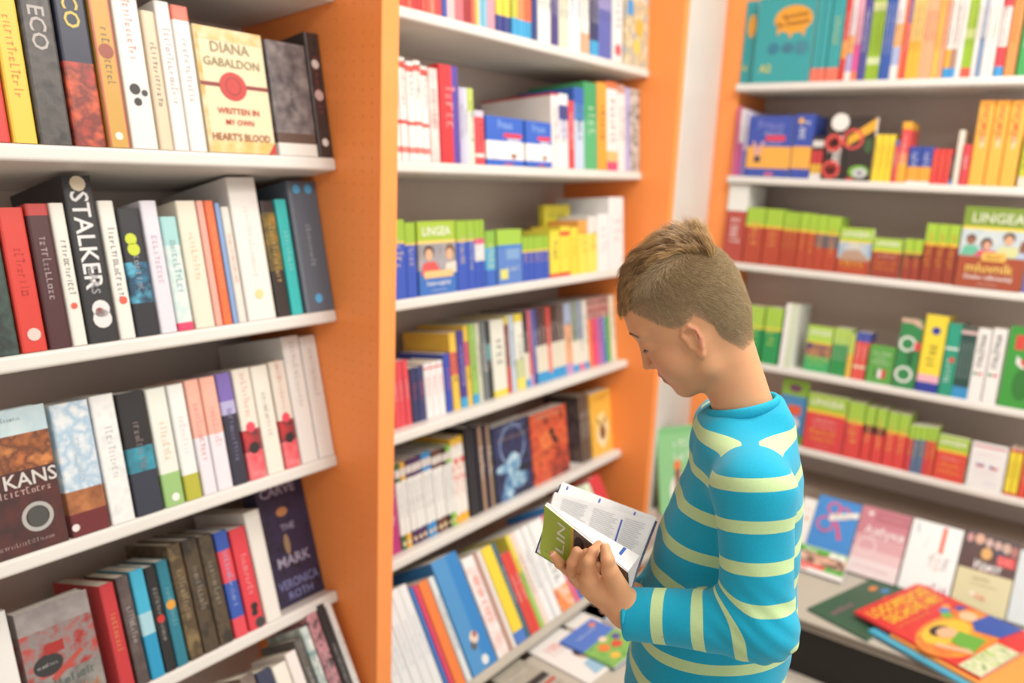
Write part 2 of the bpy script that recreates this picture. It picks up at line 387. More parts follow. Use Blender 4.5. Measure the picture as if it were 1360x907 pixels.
RA = [row_def('A%d' % i, 'L', ZA[i] if i < 5 else CAMZ-1.25, (TA+[T5])[i], p, 0 if i < 5 else -.18) for i, p in enumerate(['', 'top shelf of novels', 'novel shelf with the STALKER book', 'novel shelf below the STALKER book', 'novel shelf with the CARVE THE MARK book', 'lowest shelf of novels'])]
RB = [row_def('B%d' % i, 'L', ZA[i], TB[i], p) for i, p in enumerate(['topmost schoolbook shelf', 'second schoolbook shelf from the top', 'third schoolbook shelf from the top', 'fourth schoolbook shelf from the top', 'fifth schoolbook shelf from the top'])]
RB.append(row_def('B5', 'L', CAMZ-1.25, T5, 'sloped bottom schoolbook rack', -.18))
RC = [row_def('C%d' % i, 'R', ZC[i], TC[i], p) for i, p in enumerate(['topmost dictionary shelf', 'second dictionary shelf from the top', 'third dictionary shelf from the top', 'fourth dictionary shelf from the top', 'fifth dictionary shelf from the top'])]

# --- fiction, first shelf
r = RA[1]
book(r, -22, 16, -15, 'D8372F', l='red paperback beside the yellow one')
book(r, 18, 52, -20, 'EFCB45', t=None, tc='E06A35', l='yellow paperback with orange lettering')
book(r, 54, 98, -30, '~3C3A3A/55504E/2C2A2C', t='ECO', tc='B9B2AE', tp=.3, ts=.5, l='dark grey photographic paperback with pale lettering', d=.13)
book(r, 101, 143, -30, '232B44*.5 ~C2412E/7A2A22/E06038', t='ECO', tc='D9C158', tp=.17, ts=.5, l='navy and fiery red paperback with yellow lettering')
book(r, 146, 175, -26, 'D0A145', vs='C5604A*.1 D0A145 B54A4A*.08', dots=[(0, .42, .34, '9E4A35'), (0, .93, .18, 'F5EEDC')], l='gold paperback with a small red picture on its spine')
book(r, 177, 212, -12, 'F0ECE8', tc='E8645C', tp=.25, dots=[(-.1, .62, .2, '2C2A2E'), (-.05, .7, .15, '2C2A2E'), (.25, .64, .12, '3C3A3E')], l='white paperback with salmon lettering and black silhouettes')
book(r, 214, 232, 15, 'E8D3B4', l='narrow cream paperback between white ones')
book(r, 233, 253, 2, 'F2EEEA*1', tc='8A8590', l='white paperback with grey lettering next to the cream one')
book(r, 254, 277, 8, 'E8745C*.1 F2EEEA', tc='8A8590', l='white paperback with a small orange patch on top')
face(r, 279, 367, 40, 'EFDFB8', [('r', 0, 0, 1, .1, '~E3B65A/EFDFB8'), ('r', 0, .9, 1, 1, '~E3B65A/EFD9A0'), ('r', 0, 0, .06, 1, '~DFA94E/EFDFB8'), ('t', 'DIANA', .5, .15, .085, '9C8B62'), ('t', 'GABALDON', .5, .27, .07, '9C8B62'), ('r', 0, .44, 1, .47, '8C2F2A'), ('e', .47, .46, .2, .115, 'C8372F'), ('o', .47, .46, .12, .025, 'A82820'), ('t', 'WRITTEN IN', .5, .66, .05, 'C2452F'), ('t', 'MY OWN', .5, .75, .045, 'C2452F'), ('t', "HEART'S BLOOD", .5, .87, .06, 'A8622F'), ('p', [(.88, 1), (1, .9), (1, 1)], 'C8372F')], T=.045, l='cream novel shown cover-out with a red wax seal', k='novel')
book(r, 372, 424, 57, '~8D8684/6E6668/4B4448*.8 5A4338*.09 E6E2DC', l='thick grey-mauve photographic paperback', d=.13)
book(r, 425, 454, 44, '~2B2020/3A2A28/1F1718', tc='E05A58', tp=.42, dots=[(0, .25, .25, 'E9DEDC'), (0, .5, .3, 'D8BAB8'), (0, .88, .22, 'ECE8E6')], l='dark brown paperback against the orange panel')
# --- second shelf
r = RA[2]
book(r, -30, 28, 300, '~2B3834/39504A/1F2624', tc='E6E8E6', l='dark green-black paperback with large white lettering')
book(r, 30, 65, 276, 'D93A2E', tc='B8281F', dots=[(.05, .88, .26, 'E2CFC8')], l='bright red paperback with a small barcode patch')
book(r, 67, 97, 271, 'C23A36*.08 4A1E24', tc='EFEAEA', ts=.7, l='maroon paperback with large white lettering')
book(r, 98, 118, 270, 'ECE9E0', dots=[(0, .72, .22, 'E0604C')], l='narrow white paperback with a red dot beside the maroon one')
book(r, 120, 159, 233, '26262A', t='STALKER', tc='ECEAEA', tp=.39, ts=.6, t2=('LARS', .63, .3, '9A9AA2'), d=.2, dots=[(0, .05, .26, 'E8D9BE'), (.05, .8, .3, 'E8E4E4'), (.05, .86, .32, 'E8E4E4'), (0, .82, .16, 'C8383A')], l='tall black paperback titled STALKER in white letters')
book(r, 161, 182, 267, 'EEEBE4', dots=[(.05, .72, .25, 'E0604C')], l='white paperback with a red dot after the STALKER book')
book(r, 184, 213, 277, '24262E*.42 ~2C7FA8/1E3C58/57B4D6*.32 23252E', tc='E6E8EA', dots=[(-.1, .24, .26, 'CFDC3A'), (-.05, .32, .28, 'CFDC3A')], l='black paperback with a glowing blue middle')
book(r, 215, 237, 267, 'E4E1EC', tc='C9A0B4', l='pale lilac paperback')
book(r, 238, 259, 288, 'A9DADB*.25 ~E9EFEC/BFE0E0*.68 E8476E', tc='5C9AA2', l='pale aqua paperback with a pink foot')
book(r, 261, 287, 267, 'EDE5D2', d=.18, tc='D8B07C', l='thick cream paperback beside the salmon one')
book(r, 288, 297, 267, 'F4AFA0', g=0, l='slim salmon pink paperback')
book(r, 298, 310, 267, 'EE7440', tc='F6C8A8', l='slim orange paperback')
book(r, 311, 317, 270, '86A8DC', g=0, l='very slim light blue paperback')
book(r, 318, 329, 275, 'E6E2DA', tc='E08A74', l='narrow off-white paperback with coral lettering')
book(r, 331, 368, 236, 'F1EDE8', d=.24, tc='D8CFC8', dots=[(0, .82, .15, 'E2DA9C')], l='tall thick white book standing out of the row')
book(r, 370, 387, 267, '2A2020*.1 ~B5802E/7C6A28/4C3A22*.5 2C211E', tc='D8C89A', l='dark brown paperback with ochre lettering')
book(r, 389, 404, 265, '2FC2C2', tc='D6F4F2', l='bright turquoise paperback')
book(r, 407, 449, 241, '5C6878', vs='6E7A88*.12 5C6878', tc='DDE4EA', tp=.5, hard=1, dots=[(-.2, .06, .13, '58B6EC'), (.2, .06, .13, '58B6EC'), (0, .9, .13, '58B6EC')], l='tall grey-blue hardback with blue stars', k=None)
book(r, 450, 457, 266, '1F1B1C', tc='D8C238', l='slim black paperback against the orange panel')
# --- third shelf
r = RA[3]
face(r, -35, 92, 548, '~B9D3DE/CFE2E6*.18 ~C0703A/6A3A22/D88A4C*.25 ~3A1E1E/5A2622', [('g', .5, .07, .5, .03, '6F8890'), ('t', 'KANS', .72, .49, .1, 'D9D4D0', .6), ('g', .55, .58, .75, .05, 'C9A8A2'), ('o', .72, .77, .17, .045, 'B4B4B0'), ('e', .72, .77, .11, .075, '4A4A48'), ('g', .45, .93, .8, .03, 'B49A96')], T=.045, l='novel shown cover-out with canyon rocks and a round silver badge', k='novel')
book(r, 98, 148, 535, '~E8EEF2/A9C8E0/F2F4F4*.66 ~C07A48/7A4428*.17 6E2226', tc='B9C6CE', dots=[(-.4, .93, .1, 'E8E4E0')], l='thick paperback with cloudy sky and desert rocks', d=.16)
book(r, 150, 181, 525, '~ECECEC/F4F4F2/DDE0E2', tc='A9A9AE', l='white paperback with faint grey clouds')
book(r, 184, 219, 521, '221F22*.45 ~3AA5BE/2A6F84*.2 2E3444', tc='D9BFC0', d=.17, l='black paperback with a glowing turquoise band')
book(r, 221, 247, 516, 'ECEFE6*.72 9CC67C', tc='E2A678', dots=[(.05, .93, .2, 'F2F2EC')], l='white paperback with a light green foot')
book(r, 249, 270, 511, 'F0F2F0*.78 B9B83A', tc='E8C0C4', l='white paperback with an olive yellow foot')
book(r, 272, 290, 505, 'F7B8A6*.5 EDE8F0', tc='D08A94', l='peach and pale lilac paperback next to the olive-footed one')
book(r, 291, 311, 501, 'F7B8A6*.5 EFE9F2', tc='D08A94', l='peach and pale lilac paperback next to the purple one')
book(r, 312, 331, 496, '7C68B8*.25 B9B4E0*.12 2D2C3E', tc='B0A8E0', tp=.55, l='purple over navy paperback')
book(r, 333, 356, 490, 'EEE6DA*.55 ~3A2A30/C8323A*.2 ~E84A58/F08C90', tc='D87C6C', tp=.25, dots=[(0, .53, .26, 'F04A60'), (.02, .72, .28, '241C22')], l='cream paperback with a red bottle, next to the purple one')
book(r, 357, 379, 486, 'F0EBDF', tc='8C8A90', l='cream paperback between the two with red bottles')
book(r, 381, 401, 480, 'EEE6DA*.55 ~3A2A30/C8323A*.2 ~E84A58/F08C90', tc='D87C6C', tp=.25, dots=[(0, .53, .26, 'F04A60'), (.02, .72, .28, '241C22')], l='cream paperback with a red bottle, beside the tall white pair')
book(r, 402, 424, 447, 'F1EFEC', d=.24, tc='9A9498', tp=.3, l='tall white book with grey lettering, first of a pair')
book(r, 425, 446, 446, 'F1EFEC', d=.2, tc='9A9498', tp=.3, l='tall white book with grey lettering at the orange panel')
# --- fourth shelf
r = RA[4]
book(r, -40, 46, 826, 'ECEBE8', tc='3A62A8', dots=[(0, .22, .1, '2F4C94')], l='thick white book with a small blue emblem', d=.12)
face(r, 52, 146, 800, '~A8A09E/8C8484*.2 ~B9423A/8C8684/A8221F*.4 ~9C9894/6C6864', [('e', .3, .5, .2, .09, '2A2A2A'), ('g', .3, .5, .3, .03, 'B8B8B4'), ('r', .3, .33, .55, .42, 'A8231C'), ('p', [(.3, .62), (.75, .46), (.8, .49), (.35, .66)], 'B84A3C'), ('g', .5, .68, .8, .07, '4E6A66'), ('g', .6, .8, .7, .06, 'D2813C')], T=.04, l='grey novel shown cover-out with red splashes', k='novel', ins=.02)
book(r, 163, 182, 776, 'C83238', d=.2, tc='E8C870', l='red paperback with pale yellow lettering')
book(r, 185, 201, 766, '~4A3E3E/6A5A58', tc='F0ECEA', ts=.8, l='brown-grey paperback with bold white lettering')
book(r, 203, 221, 757, '3FB4D8*.4 A8D4E2*.2 1F9AC8', g=0, l='sky blue paperback')
book(r, 222, 236, 753, '1C1A1C', tc='F0EEEC', ts=.9, dots=[(0, .5, .35, 'C8302C')], l='black paperback with bold white lettering and a red spot')
book(r, 237, 252, 745, '1F7C92', tc='BFE0E4', dots=[(0, .42, .4, 'E0A23C')], l='teal paperback with an orange dot')
book(r, 254, 272, 723, '~6A5638/4C3C26/857048', tc='C9BBA0', hard=1, d=.17, l='antique brown hardback next to the teal paperback')
book(r, 273, 293, 716, '~3A3026/54442E/2C241C', tc='D6CCB8', hard=1, d=.17, l='dark antique brown hardback in the middle of three')
book(r, 294, 312, 711, '~3E3428/5A4A34/2E261E', tc='D6CCB8', hard=1, d=.17, l='dark antique brown hardback beside the blue and red one')
book(r, 314, 331, 706, '2E56B4*.18 ~E84A58/E84A58*.3 2E56B4*.34 E84A58', tc='E6EEF8', l='blue and red paperback')
book(r, 333, 353, 702, 'E43C4A', tc='F8E2E0', dots=[(.05, .78, .22, '241A1E'), (0, .84, .2, '241A1E'), (.2, .95, .3, '3A3A3E')], l='red paperback with a black high-heeled figure')
book(r, 355, 375, 679, 'F0EDE6', d=.2, g=0, l='tall white book in front of the dark violet cover')
face(r, 372, 437, 628, '~221C3C/2E2650/1A1630', [('t', 'CARVE', .45, .13, .075, 'B9B4D2'), ('e', .45, .3, .12, .035, 'C88A5A'), ('t', 'THE', .5, .42, .05, 'A8A4C4', .3), ('e', .42, .55, .06, .08, 'A88C6A'), ('t', 'MARK', .5, .67, .08, 'B9B4D2'), ('t', 'VERONICA', .5, .84, .07, '8A90C8'), ('t', 'ROTH', .5, .93, .06, '8A90C8')], T=.05, hard=1, ins=.045, l='dark violet novel titled CARVE THE MARK shown cover-out', k='novel')
# --- fifth shelf (only the tops show)
r = RA[5]
for x0, x1, yt_, c, l_ in [(380, 398, 897, '~5A4A44/8A7A70', 'brown picture paperback'), (399, 418, 890, '2A3050', 'navy paperback next to the white one'), (419, 437, 882, 'ECE8DE', 'white paperback with a pale spine'), (438, 452, 866, 'F0E6E2', 'pale pink paperback'), (453, 463, 848, '~4A4644/6A6660', 'grey photographic paperback'), (464, 474, 833, '~E4E8E4/5A8C8C', 'white and teal paperback'), (475, 489, 815, '~241E20/C88A94/1A1618', 'black paperback with a pink picture'), (490, 500, 803, '1C1A1C', 'black paperback with white lettering'), (501, 508, 800, 'ECEAE8', 'slim white paperback against the orange panel')]:
    book(r, x0, x1, yt_, c, l=l_, d=.14)
# --- schoolbooks, topmost shelf (cut by the frame)
r = RB[0]
def seq(r, items, y0, y1, **kw):
    """items: (x0, x1, bands, n[, opts]); top line slopes from y0 to y1 along the run, None = fixed height"""
    for it in items:
        o = dict(kw); o.update(it[4] if len(it) > 4 else {})
        yt = None
        if y0 is not None:
            a, b_ = items[0][0], items[-1][1]; yt = y0+(y1-y0)*((it[0]+it[1])/2-a)/(b_-a)
        book(r, it[0], it[1], o.pop('yt', yt), it[2], n=it[3], **o)
K = dict(h=.27, d=.2, k='workbook')
seq(r, [(528, 541, 'D8433C', 2), (541, 548, 'E8664E', 1), (548, 561, 'C8323A', 2), (561, 572, 'E05A50', 2), (572, 578, 'EE8A70', 1), (578, 588, 'D84848', 2), (588, 595, '3A56B0', 1), (595, 606, 'F0C8C8', 2), (606, 617, 'F2E6E4*.7 E87A84', 2), (617, 627, 'A83038', 2), (627, 632, 'E8705A', 1), (632, 637, 'EDC85A', 1), (637, 648, '8CC8E0', 2), (648, 659, '2C2E50*.7 D8A0B0', 3), (660, 679, 'F2D84A*.86 2F3E8C', 4), (681, 689, 'F0EEE8*.6 C8CC4A*.25 3AA8DC', 2), (689, 698, 'EFEDE8*.6 F0925A*.25 3AA8DC', 2), (698, 707, 'F0EEEA*.6 E87048*.25 3AA8DC', 2), (708, 715, '2C3E84', 1), (715, 733, 'F0EDE6', 3), (734, 743, '4A3F84', 2), (743, 757, 'DCDCC8', 2), (757, 773, 'E8ECF2', 2), (774, 784, 'EFEAE4*.8 F2B28C', 2), (785, 796, 'D8464C*.4 2F3566*.45 3AA8DC', 3), (796, 813, '9C98D0*.5 5F68B8', 3), (814, 827, 'EFEAEA', 1, dict(dots=[(0, .88, .3, 'E0545C')], l='white workbook with a red ring at its foot'))], None, None, **K)
face(r, 829, 868, None, '~B9B4A8/D8D2C4/8A94A8*.3 ~E8DFC8/C8B888/9CB4C8', [('p', [(0, .2), (.9, .32), (.9, .34), (0, .23)], 'ECECE8'), ('e', .6, .6, .15, .1, 'D8B84A'), ('e', .5, .8, .14, .08, 'E8D060'), ('r', .1, .35, .35, .5, '3A9ADC')], T=.008, h=.29, l='glossy map-like magazine shown cover-out at the panel', k='magazine')
book(r, 869, 876, None, 'EDEFE4', vs='EDEFE4*.5 C8CC6A', h=.29, d=.2, k='workbook', l='thin white and lime workbook at the orange panel')
# --- second shelf
r = RB[1]
o_ = dict(k='textbook', d=.19, g=0)
for i, (a, b_, y) in enumerate([(524, 534, 75), (535, 544, 76), (545, 555, 82), (555, 564, 81), (564, 573, 88)]):
    book(r, a, b_, y, 'F2EFEC*.04 E2574E*.06 F2EFEC*.5 E05A55*.04 F2EFEC*.22 E8837C*.06 F2EFEC', k='textbook', d=.19, tc='4A5A40', tp=.22, ts=.5, l='white textbook with red slanted flashes in a row of five')
book(r, 574, 586, 91, '~F2E6E2/EDC4C0', k='textbook', d=.19, l='pale pink mottled textbook')
book(r, 587, 612, 87, 'E0343E', vs='E0343E*.66 5A46A8', k='textbook', d=.2, tc='F0A8A8', l='tall red textbook with a violet edge')
seq(r, [(613, 618, 'C8C6E4', 1), (618, 624, 'D8D8EC', 1), (624, 632, 'C4D86A*.3 E8EEDC', 1, dict(l='slim lime and white workbook'))], 116, 118, k='workbook', d=.18)
book(r, 633, 645, 147, 'D4CCE0*.12 E84E56*.68 F0E4E0*.07 E84E56', k='pocket_dictionary', l='small red and white pocket dictionary')
FR = [('t', 'Fraus', .5, .15, .17, '8CB2F2'), ('r', .45, .33, .95, .42, 'E8405A'), ('r', .55, .44, .9, .485, 'D8DEEA'), ('p', [(.62, .76), (.82, .76), (.72, .88)], 'C85A34'), ('e', .72, .8, .05, .03, '3A2A2A'), ('r', .45, .955, .7, .985, 'E05A78'), ('e', .2, .86, .08, .03, 'D8D8DC')]
face(r, 647, 696, 156, '2F66CE*.5 F4F3F2*.38 2F66CE', FR, T=.05, l='blue and white dictionary shown cover-out beside the red one', k='dictionary')
face(r, 699, 733, 162, '2F66CE*.5 F4F3F2*.38 2F66CE', FR, T=.05, l='blue and white dictionary shown cover-out by the large white book', k='dictionary', ins=.0)
book(r, 734, 744, 124, 'C8323C*.03 EFEAE8', k='textbook', d=.25, tc='E8706C', l='large white textbook with red arcs on its cover')
seq(r, [(744, 756, 'F0EEEE*.15 3C4A98*.2 D4D4E8*.25 F2F0F0', 1, dict(yt=125)), (756, 764, 'E0464C', 1, dict(yt=134)), (764, 777, '2F62BE*.2 4A8AD4*.2 C8DAF0', 1, dict(yt=117)), (777, 794, '3FA56A*.42 58B67C', 1, dict(yt=110, tc='CDEBD2', l='thick green textbook with pale lettering')), (795, 807, 'F4A83A', 1, dict(yt=110)), (807, 821, 'E0764A*.08 F2EEEE*.7 EFC07A*.12 E0507A', 1, dict(yt=109)), (822, 831, 'C89A8C*.1 F0EAE8', 1, dict(yt=113)), (831, 838, 'B4B0DC', 1, dict(yt=117)), (838, 850, '~9C948A/D8D4CC/3A3636', 1, dict(yt=119, l='grey photographic textbook at the orange panel'))], 110, 110, k='textbook', d=.2)
# --- third shelf
r = RB[2]
GB = '9CC23C*.27 E8C84A*.03 3458C0'
seq(r, [(522, 542, GB, 1, dict(yt=292)), (542, 556, GB, 1, dict(yt=296, l='narrow lime and blue dictionary beside the wide one'))], 292, 296, k='dictionary', tc='E8CFA8', hard=0, d=.12)
LG = lambda *a: [('t', 'LINGEA', .5, .13, .12, 'F2F4E6')]+list(a)
face(r, 558, 607, 294, 'A9C83C*.26 EFD27A*.04 ~B4B0B4/8C8A92*.36 3A74C8', LG(('e', .27, .42, .13, .1, '4A342C'), ('e', .27, .45, .1, .08, 'E2B494'), ('p', [(.05, .72), (.12, .56), (.42, .54), (.62, .72)], 'E05A5A'), ('e', .84, .42, .13, .1, '7A5A44'), ('e', .82, .46, .1, .08, 'E2B494'), ('p', [(.66, .72), (.72, .58), (1, .56), (1, .72)], 'E8DCD0'), ('r', .12, .67, .9, .77, 'F2C88A'), ('t', 'česko-anglický', .5, .84, .06, 'E8EEF8'), ('g', .5, .94, .4, .03, 'E8EEF8')), T=.03, l='lime and blue dictionary shown cover-out with two children', k='dictionary')
seq(r, [(609, 623, GB, 1), (623, 633, GB, 1, dict(tc='E8DCC0')), (633, 640, '9CC23C*.27 E85A84*.08 E8ECF0*.25 3458C0', 1), (640, 646, '9CC23C*.27 E85A84*.08 E8ECF0*.25 3458C0', 1)], 294, 292, k='dictionary', tc='E8CFA8', d=.11)
book(r, 647, 660, 307, '8CBC4A*.3 5AB0D8*.4 3A6CC8', k='dictionary', tc='F0E28A', l='small green and sky blue dictionary', d=.1)
face(r, 662, 694, 305, 'A4CC4A*.28 3A80D0*.06 5C86D0', [('r', .35, .35, .9, .55, '7FA8D8'), ('r', .1, .72, .4, .9, 'E6E07A'), ('g', .6, .72, .5, .1, 'DDE6F4')], T=.03, l='small lime and blue dictionary shown cover-out', k='dictionary')
book(r, 696, 731, 314, '9CC23C*.3 E8D24A*.05 3458C0', n=5, k='pocket_dictionary', tc='F2B27A', ts=.7, d=.1, l='lime-topped blue pocket dictionary in a row of five')
book(r, 732, 745, 306, 'E2D83A*.12 F4E04A*.8 E0503C', k='pocket_dictionary', d=.1, l='small yellow dictionary with red foot')
face(r, 724, 758, 277, 'D8CC2E*.35 8C8420*.03 D8CC2E', [('g', .5, .15, .7, .1, '8C8420'), ('r', .4, .3, .75, .36, '4A4420')], T=.02, ins=.12, h=.21, l='mustard yellow book standing behind the small dictionaries', k='dictionary')
seq(r, [(746, 758, 'F0D83A*.1 E0463C*.08 F6E24C*.74 E0463C', 1, dict(yt=301)), (759, 769, 'EEDC46', 1, dict(yt=302, l='narrow yellow dictionary next to the orange-topped one')), (770, 781, 'F0A84A*.25 F6E45A', 1, dict(yt=293)), (782, 794, 'E8E4E0*.3 F4E668', 1, dict(yt=288))], 300, 290, k='dictionary', d=.11, tc='C89A2A')
seq(r, [(795, 809, 'F1F1F2', 1, dict(yt=284, l='white dictionary of middle height')), (810, 829, 'EFEEF0', 1, dict(yt=262, d=.2, l='tall white dictionary at the orange panel'))], 284, 262, k='dictionary', tc='C8C8CC')
# --- fourth shelf
r = RB[3]
book(r, 519, 549, 481, 'E04A55', n=4, k='workbook', d=.1, ins=.04, tc='F2CCD2', l='short red workbook in a row of four')
seq(r, [(550, 559, '2C3260', 1, dict(yt=489)), (559, 568, '353C70', 1, dict(yt=487, l='short dark blue workbook'))], 489, 487, k='workbook', d=.1, ins=.04, tc='D8606C')
book(r, 569, 594, 481, 'F0EAEA*.08 D84A50*.03 F2EEEE', n=3, k='workbook', d=.11, ins=.04, tc='E8909A', l='short white workbook with a red line in a row of three')
seq(r, [(595, 603, '3450B8', 1, dict(yt=470, tc='E87AA0')), (604, 613, 'F0C848*.25 E06A5A*.3 F2C84A', 1, dict(yt=442)), (614, 623, '4A3C94*.87 3AA8DC', 1, dict(yt=440, tc='C4C0E8')), (623, 629, 'F0C848*.2 E0607A*.3 F2C84A', 1), (630, 638, '9CC862*.88 3AA8DC', 1), (638, 644, 'D0D0BC', 1), (645, 652, '70787C', 1), (652, 657, '1E2628*.3 4AA0A8*.2 1E2222', 1), (658, 676, 'E8E8DC*.92 F0D84A', 1, dict(d=.22, yt=425, l='thick off-white textbook with a yellow foot')), (677, 681, 'EED84A*.1 8A3A34*.55 D84A44', 1), (682, 688, 'C8D8E8', 1), (689, 700, 'EED84A*.1 EEEFE4*.5 CAD2A0*.25 F0E068', 1)], 440, 416, k='textbook', d=.17, ins=.04)
DK = lambda c: f'{c}*.5 E9E2CE*.36 3AA0DC'
seq(r, [(700, 706, '2A2A34*.55 E6E0D0*.35 3AA0DC', 1), (706, 711, 'D86A78*.85 C89ACC', 1), (711, 716, '5A68B0*.85 3A4488', 1), (716, 721, DK('4A3A6A'), 1), (721, 726, DK('54302C'), 1), (726, 731, DK('6A3A34'), 1), (731, 736, 'DC4A44*.55 E88A80*.35 3AA0DC', 1), (736, 745, DK('4A2A24'), 2), (745, 754, DK('6A5A54'), 2), (754, 763, 'A8B8D8*.3 F0B48C*.55 C89ACC', 1), (763, 771, '8A9A8C*.55 EAE6D8*.35 3AA0DC', 1), (771, 778, '94A4BC*.55 EAE6D8*.35 E87AA0', 1), (778, 784, 'E6E6DC*.9 3AA0DC', 1)], 414, 398, k='reader', d=.16, ins=.04)
tp_ = '~8A3038/D8A8A0/5A2A34*.3 '
seq(r, [(784, 789, tp_+'F08A48', 1), (789, 796, tp_+'EC4A78', 1), (796, 803, tp_+'B070B8', 1), (803, 807, tp_+'3A78C8', 1), (807, 813, tp_+'5CB060', 1), (813, 820, 'E8E6CC', 1), (820, 828, '2C3448*.5 ECE8DA*.38 3AA0DC', 1)], 398, 390, k='reader', d=.16, ins=.04)
# --- fifth shelf
r = RB[4]
book(r, 518, 534, 620, 'B82878', k='comic_book', d=.16, ins=.03, tc='F0D0E0', up=0, l='magenta comic book next to the orange panel')
DI = lambda c: f'{c}*.07 E4DCD8*.09 {c}*.05 EEEDEA*.62 {c}'
for x0, x1, c, n, y, nm in [(535, 542, '3E6A3C', 1, 617, 'green'), (542, 549, 'E8B038', 1, 614, 'golden'), (550, 570, '50285C', 3, 608, 'purple'), (570, 583, '3A90D0', 2, 601, 'blue'), (583, 597, '6A3C2A', 2, 598, 'brown'), (597, 602, '2A2A2A', 1, 595, 'black'), (602, 608, '8CC83C', 1, 592, 'lime green')]:
    book(r, x0, x1, y, DI(c), n=n, k='comic_book', d=.15, ins=.03, tc='8C94A0', dots=[(0, .93, .3, 'EED8B0')], l=f'slim white-spined comic book with {nm} ends')
book(r, 608, 625, 581, 'F0C23A*.08 ~F4F0E8/F4F0E8/E8503C*.82 F0B838', n=2, k='comic_book', d=.16, ins=.03, tc='D8402C', l='white comic book with red and yellow trim')
book(r, 627, 639, 568, '1A1A24', k='novel', d=.17, hard=1, ins=.03, g=0, l='black hardback next to the red and yellow comics')
book(r, 640, 650, 566, '23263C', vs='1E2030*.35 B48C6C*.4 23263C', k='novel', d=.17, hard=1, ins=.03, l='dark novel with a tan striped spine next to the black hardback')
book(r, 651, 660, 563, '2A2C40', vs='23263C*.3 A8826A*.4 3A4A38', k='novel', d=.17, hard=1, ins=.03, l='dark novel with a tan striped spine next to the icy blue cover')
face(r, 662, 709, 560, '~1E2046/2C3468/14142C', [('o', .5, .3, .36, .05, '~4C5C94/8CA8D0/2C3468'), ('e', .5, .55, .18, .14, '~CDE6F2/7FB4DC'), ('p', [(.35, .5), (.66, .5), (.62, .75), (.4, 1), (.08, 1), (.25, .72)], '~D8F0F8/6CA4CC/3C5A94'), ('e', .62, .78, .22, .12, '~4C84B4/A8D0E8/2C4474'), ('e', .22, .58, .2, .06, '~B8DCEC/5C94C4'), ('e', .8, .66, .2, .05, '16142C'), ('g', .5, .07, .7, .06, '8A98C8'), ('g', .5, .2, .8, .05, 'A88A6A')], T=.05, ins=.03, l='novel with an icy blue horned figure shown cover-out', k='novel')
face(r, 711, 757, 544, '~C8382C/E86A3A/8A2018', [('e', .4, .42, .2, .12, '~F09048/E05A34'), ('e', .55, .33, .07, .05, '2A1414'), ('p', [(.5, .36), (.66, .4), (.75, .55), (.6, .5)], '2A1414'), ('p', [(.4, .8), (.75, .55), (1, .6), (1, 1), (.5, 1)], '~5A1C18/E05434'), ('g', .5, .07, .7, .06, 'F0C8B0'), ('g', .5, .17, .8, .05, 'A84A3A')], T=.05, ins=.03, l='fiery red novel with a dark rider shown cover-out', k='novel')
face(r, 743, 757, 535, '~5A3468/9A6CB4/2C1C3C', [('e', .5, .45, .3, .2, '~C8A0E0/7A50A0'), ('e', .5, .85, .3, .08, '~F0C8A8/E86A3A')], T=.03, ins=.085, l='purple novel standing behind the fiery red one', k='novel', h=.19)
book(r, 774, 787, 525, '~3A2E2A/6A5A4C', n=3, k='novel', d=.14, ins=.03, vs='3A2C28*.3 8A7460*.4 3A2C28', l='slim dark brown novel beside the yellow cover')
face(r, 788, 822, 520, '~F2B030/F4C850/EE9C28', [('e', .52, .62, .3, .3, '~F8EEC8/F6D878'), ('e', .52, .66, .13, .12, '7A4A30'), ('p', [(.42, .56), (.25, .4), (.46, .5)], '3A3020'), ('p', [(.6, .56), (.78, .38), (.56, .5)], '3A3020'), ('g', .5, .1, .7, .09, 'D08A20')], T=.05, ins=.03, l='golden novel with a horned animal head shown cover-out', k='novel')
# --- sloped bottom rack
r = RB[5]
W5 = dict(k='workbook', d=.19)
X = lambda a: a
book(r, 505, 516, 850, '2C2430', k='workbook', d=.19, h=.26, l='dark workbook at the lower end of the rack')
seq(r, [(517, 534, '6A4A8C', 1, dict(tc='C8A858', l='violet workbook with gold lettering')), (535, 541, 'F2D23A', 1, dict(g=0, l='slim bright yellow workbook'))], None, None, h=.27, **W5)
book(r, 542, 596, None, 'E6E8EA', n=5, h=.285, tc='B8C8DC', l='large white workbook in a row of five', **W5)
seq(r, [(597, 601, '3A78C8', 1, dict(g=0)), (602, 607, 'E0406C', 1, dict(g=0)), (608, 620, 'EE8038', 1, dict(g=0)), (621, 628, 'DCE6EA', 1)], None, None, h=.27, **W5)
book(r, 629, 661, None, '2E86CC', vs='4A94D0*.55 2884CC', h=.30, k='activity_book', d=.21, dots=[(.0, .72, .16, 'F0D8C8'), (.05, .7, .08, 'D84A48'), (-.1, .78, .12, '5A5A62'), (.1, .93, .13, 'E6EAEE')], g=0, l='big blue activity book with small cartoon figures')
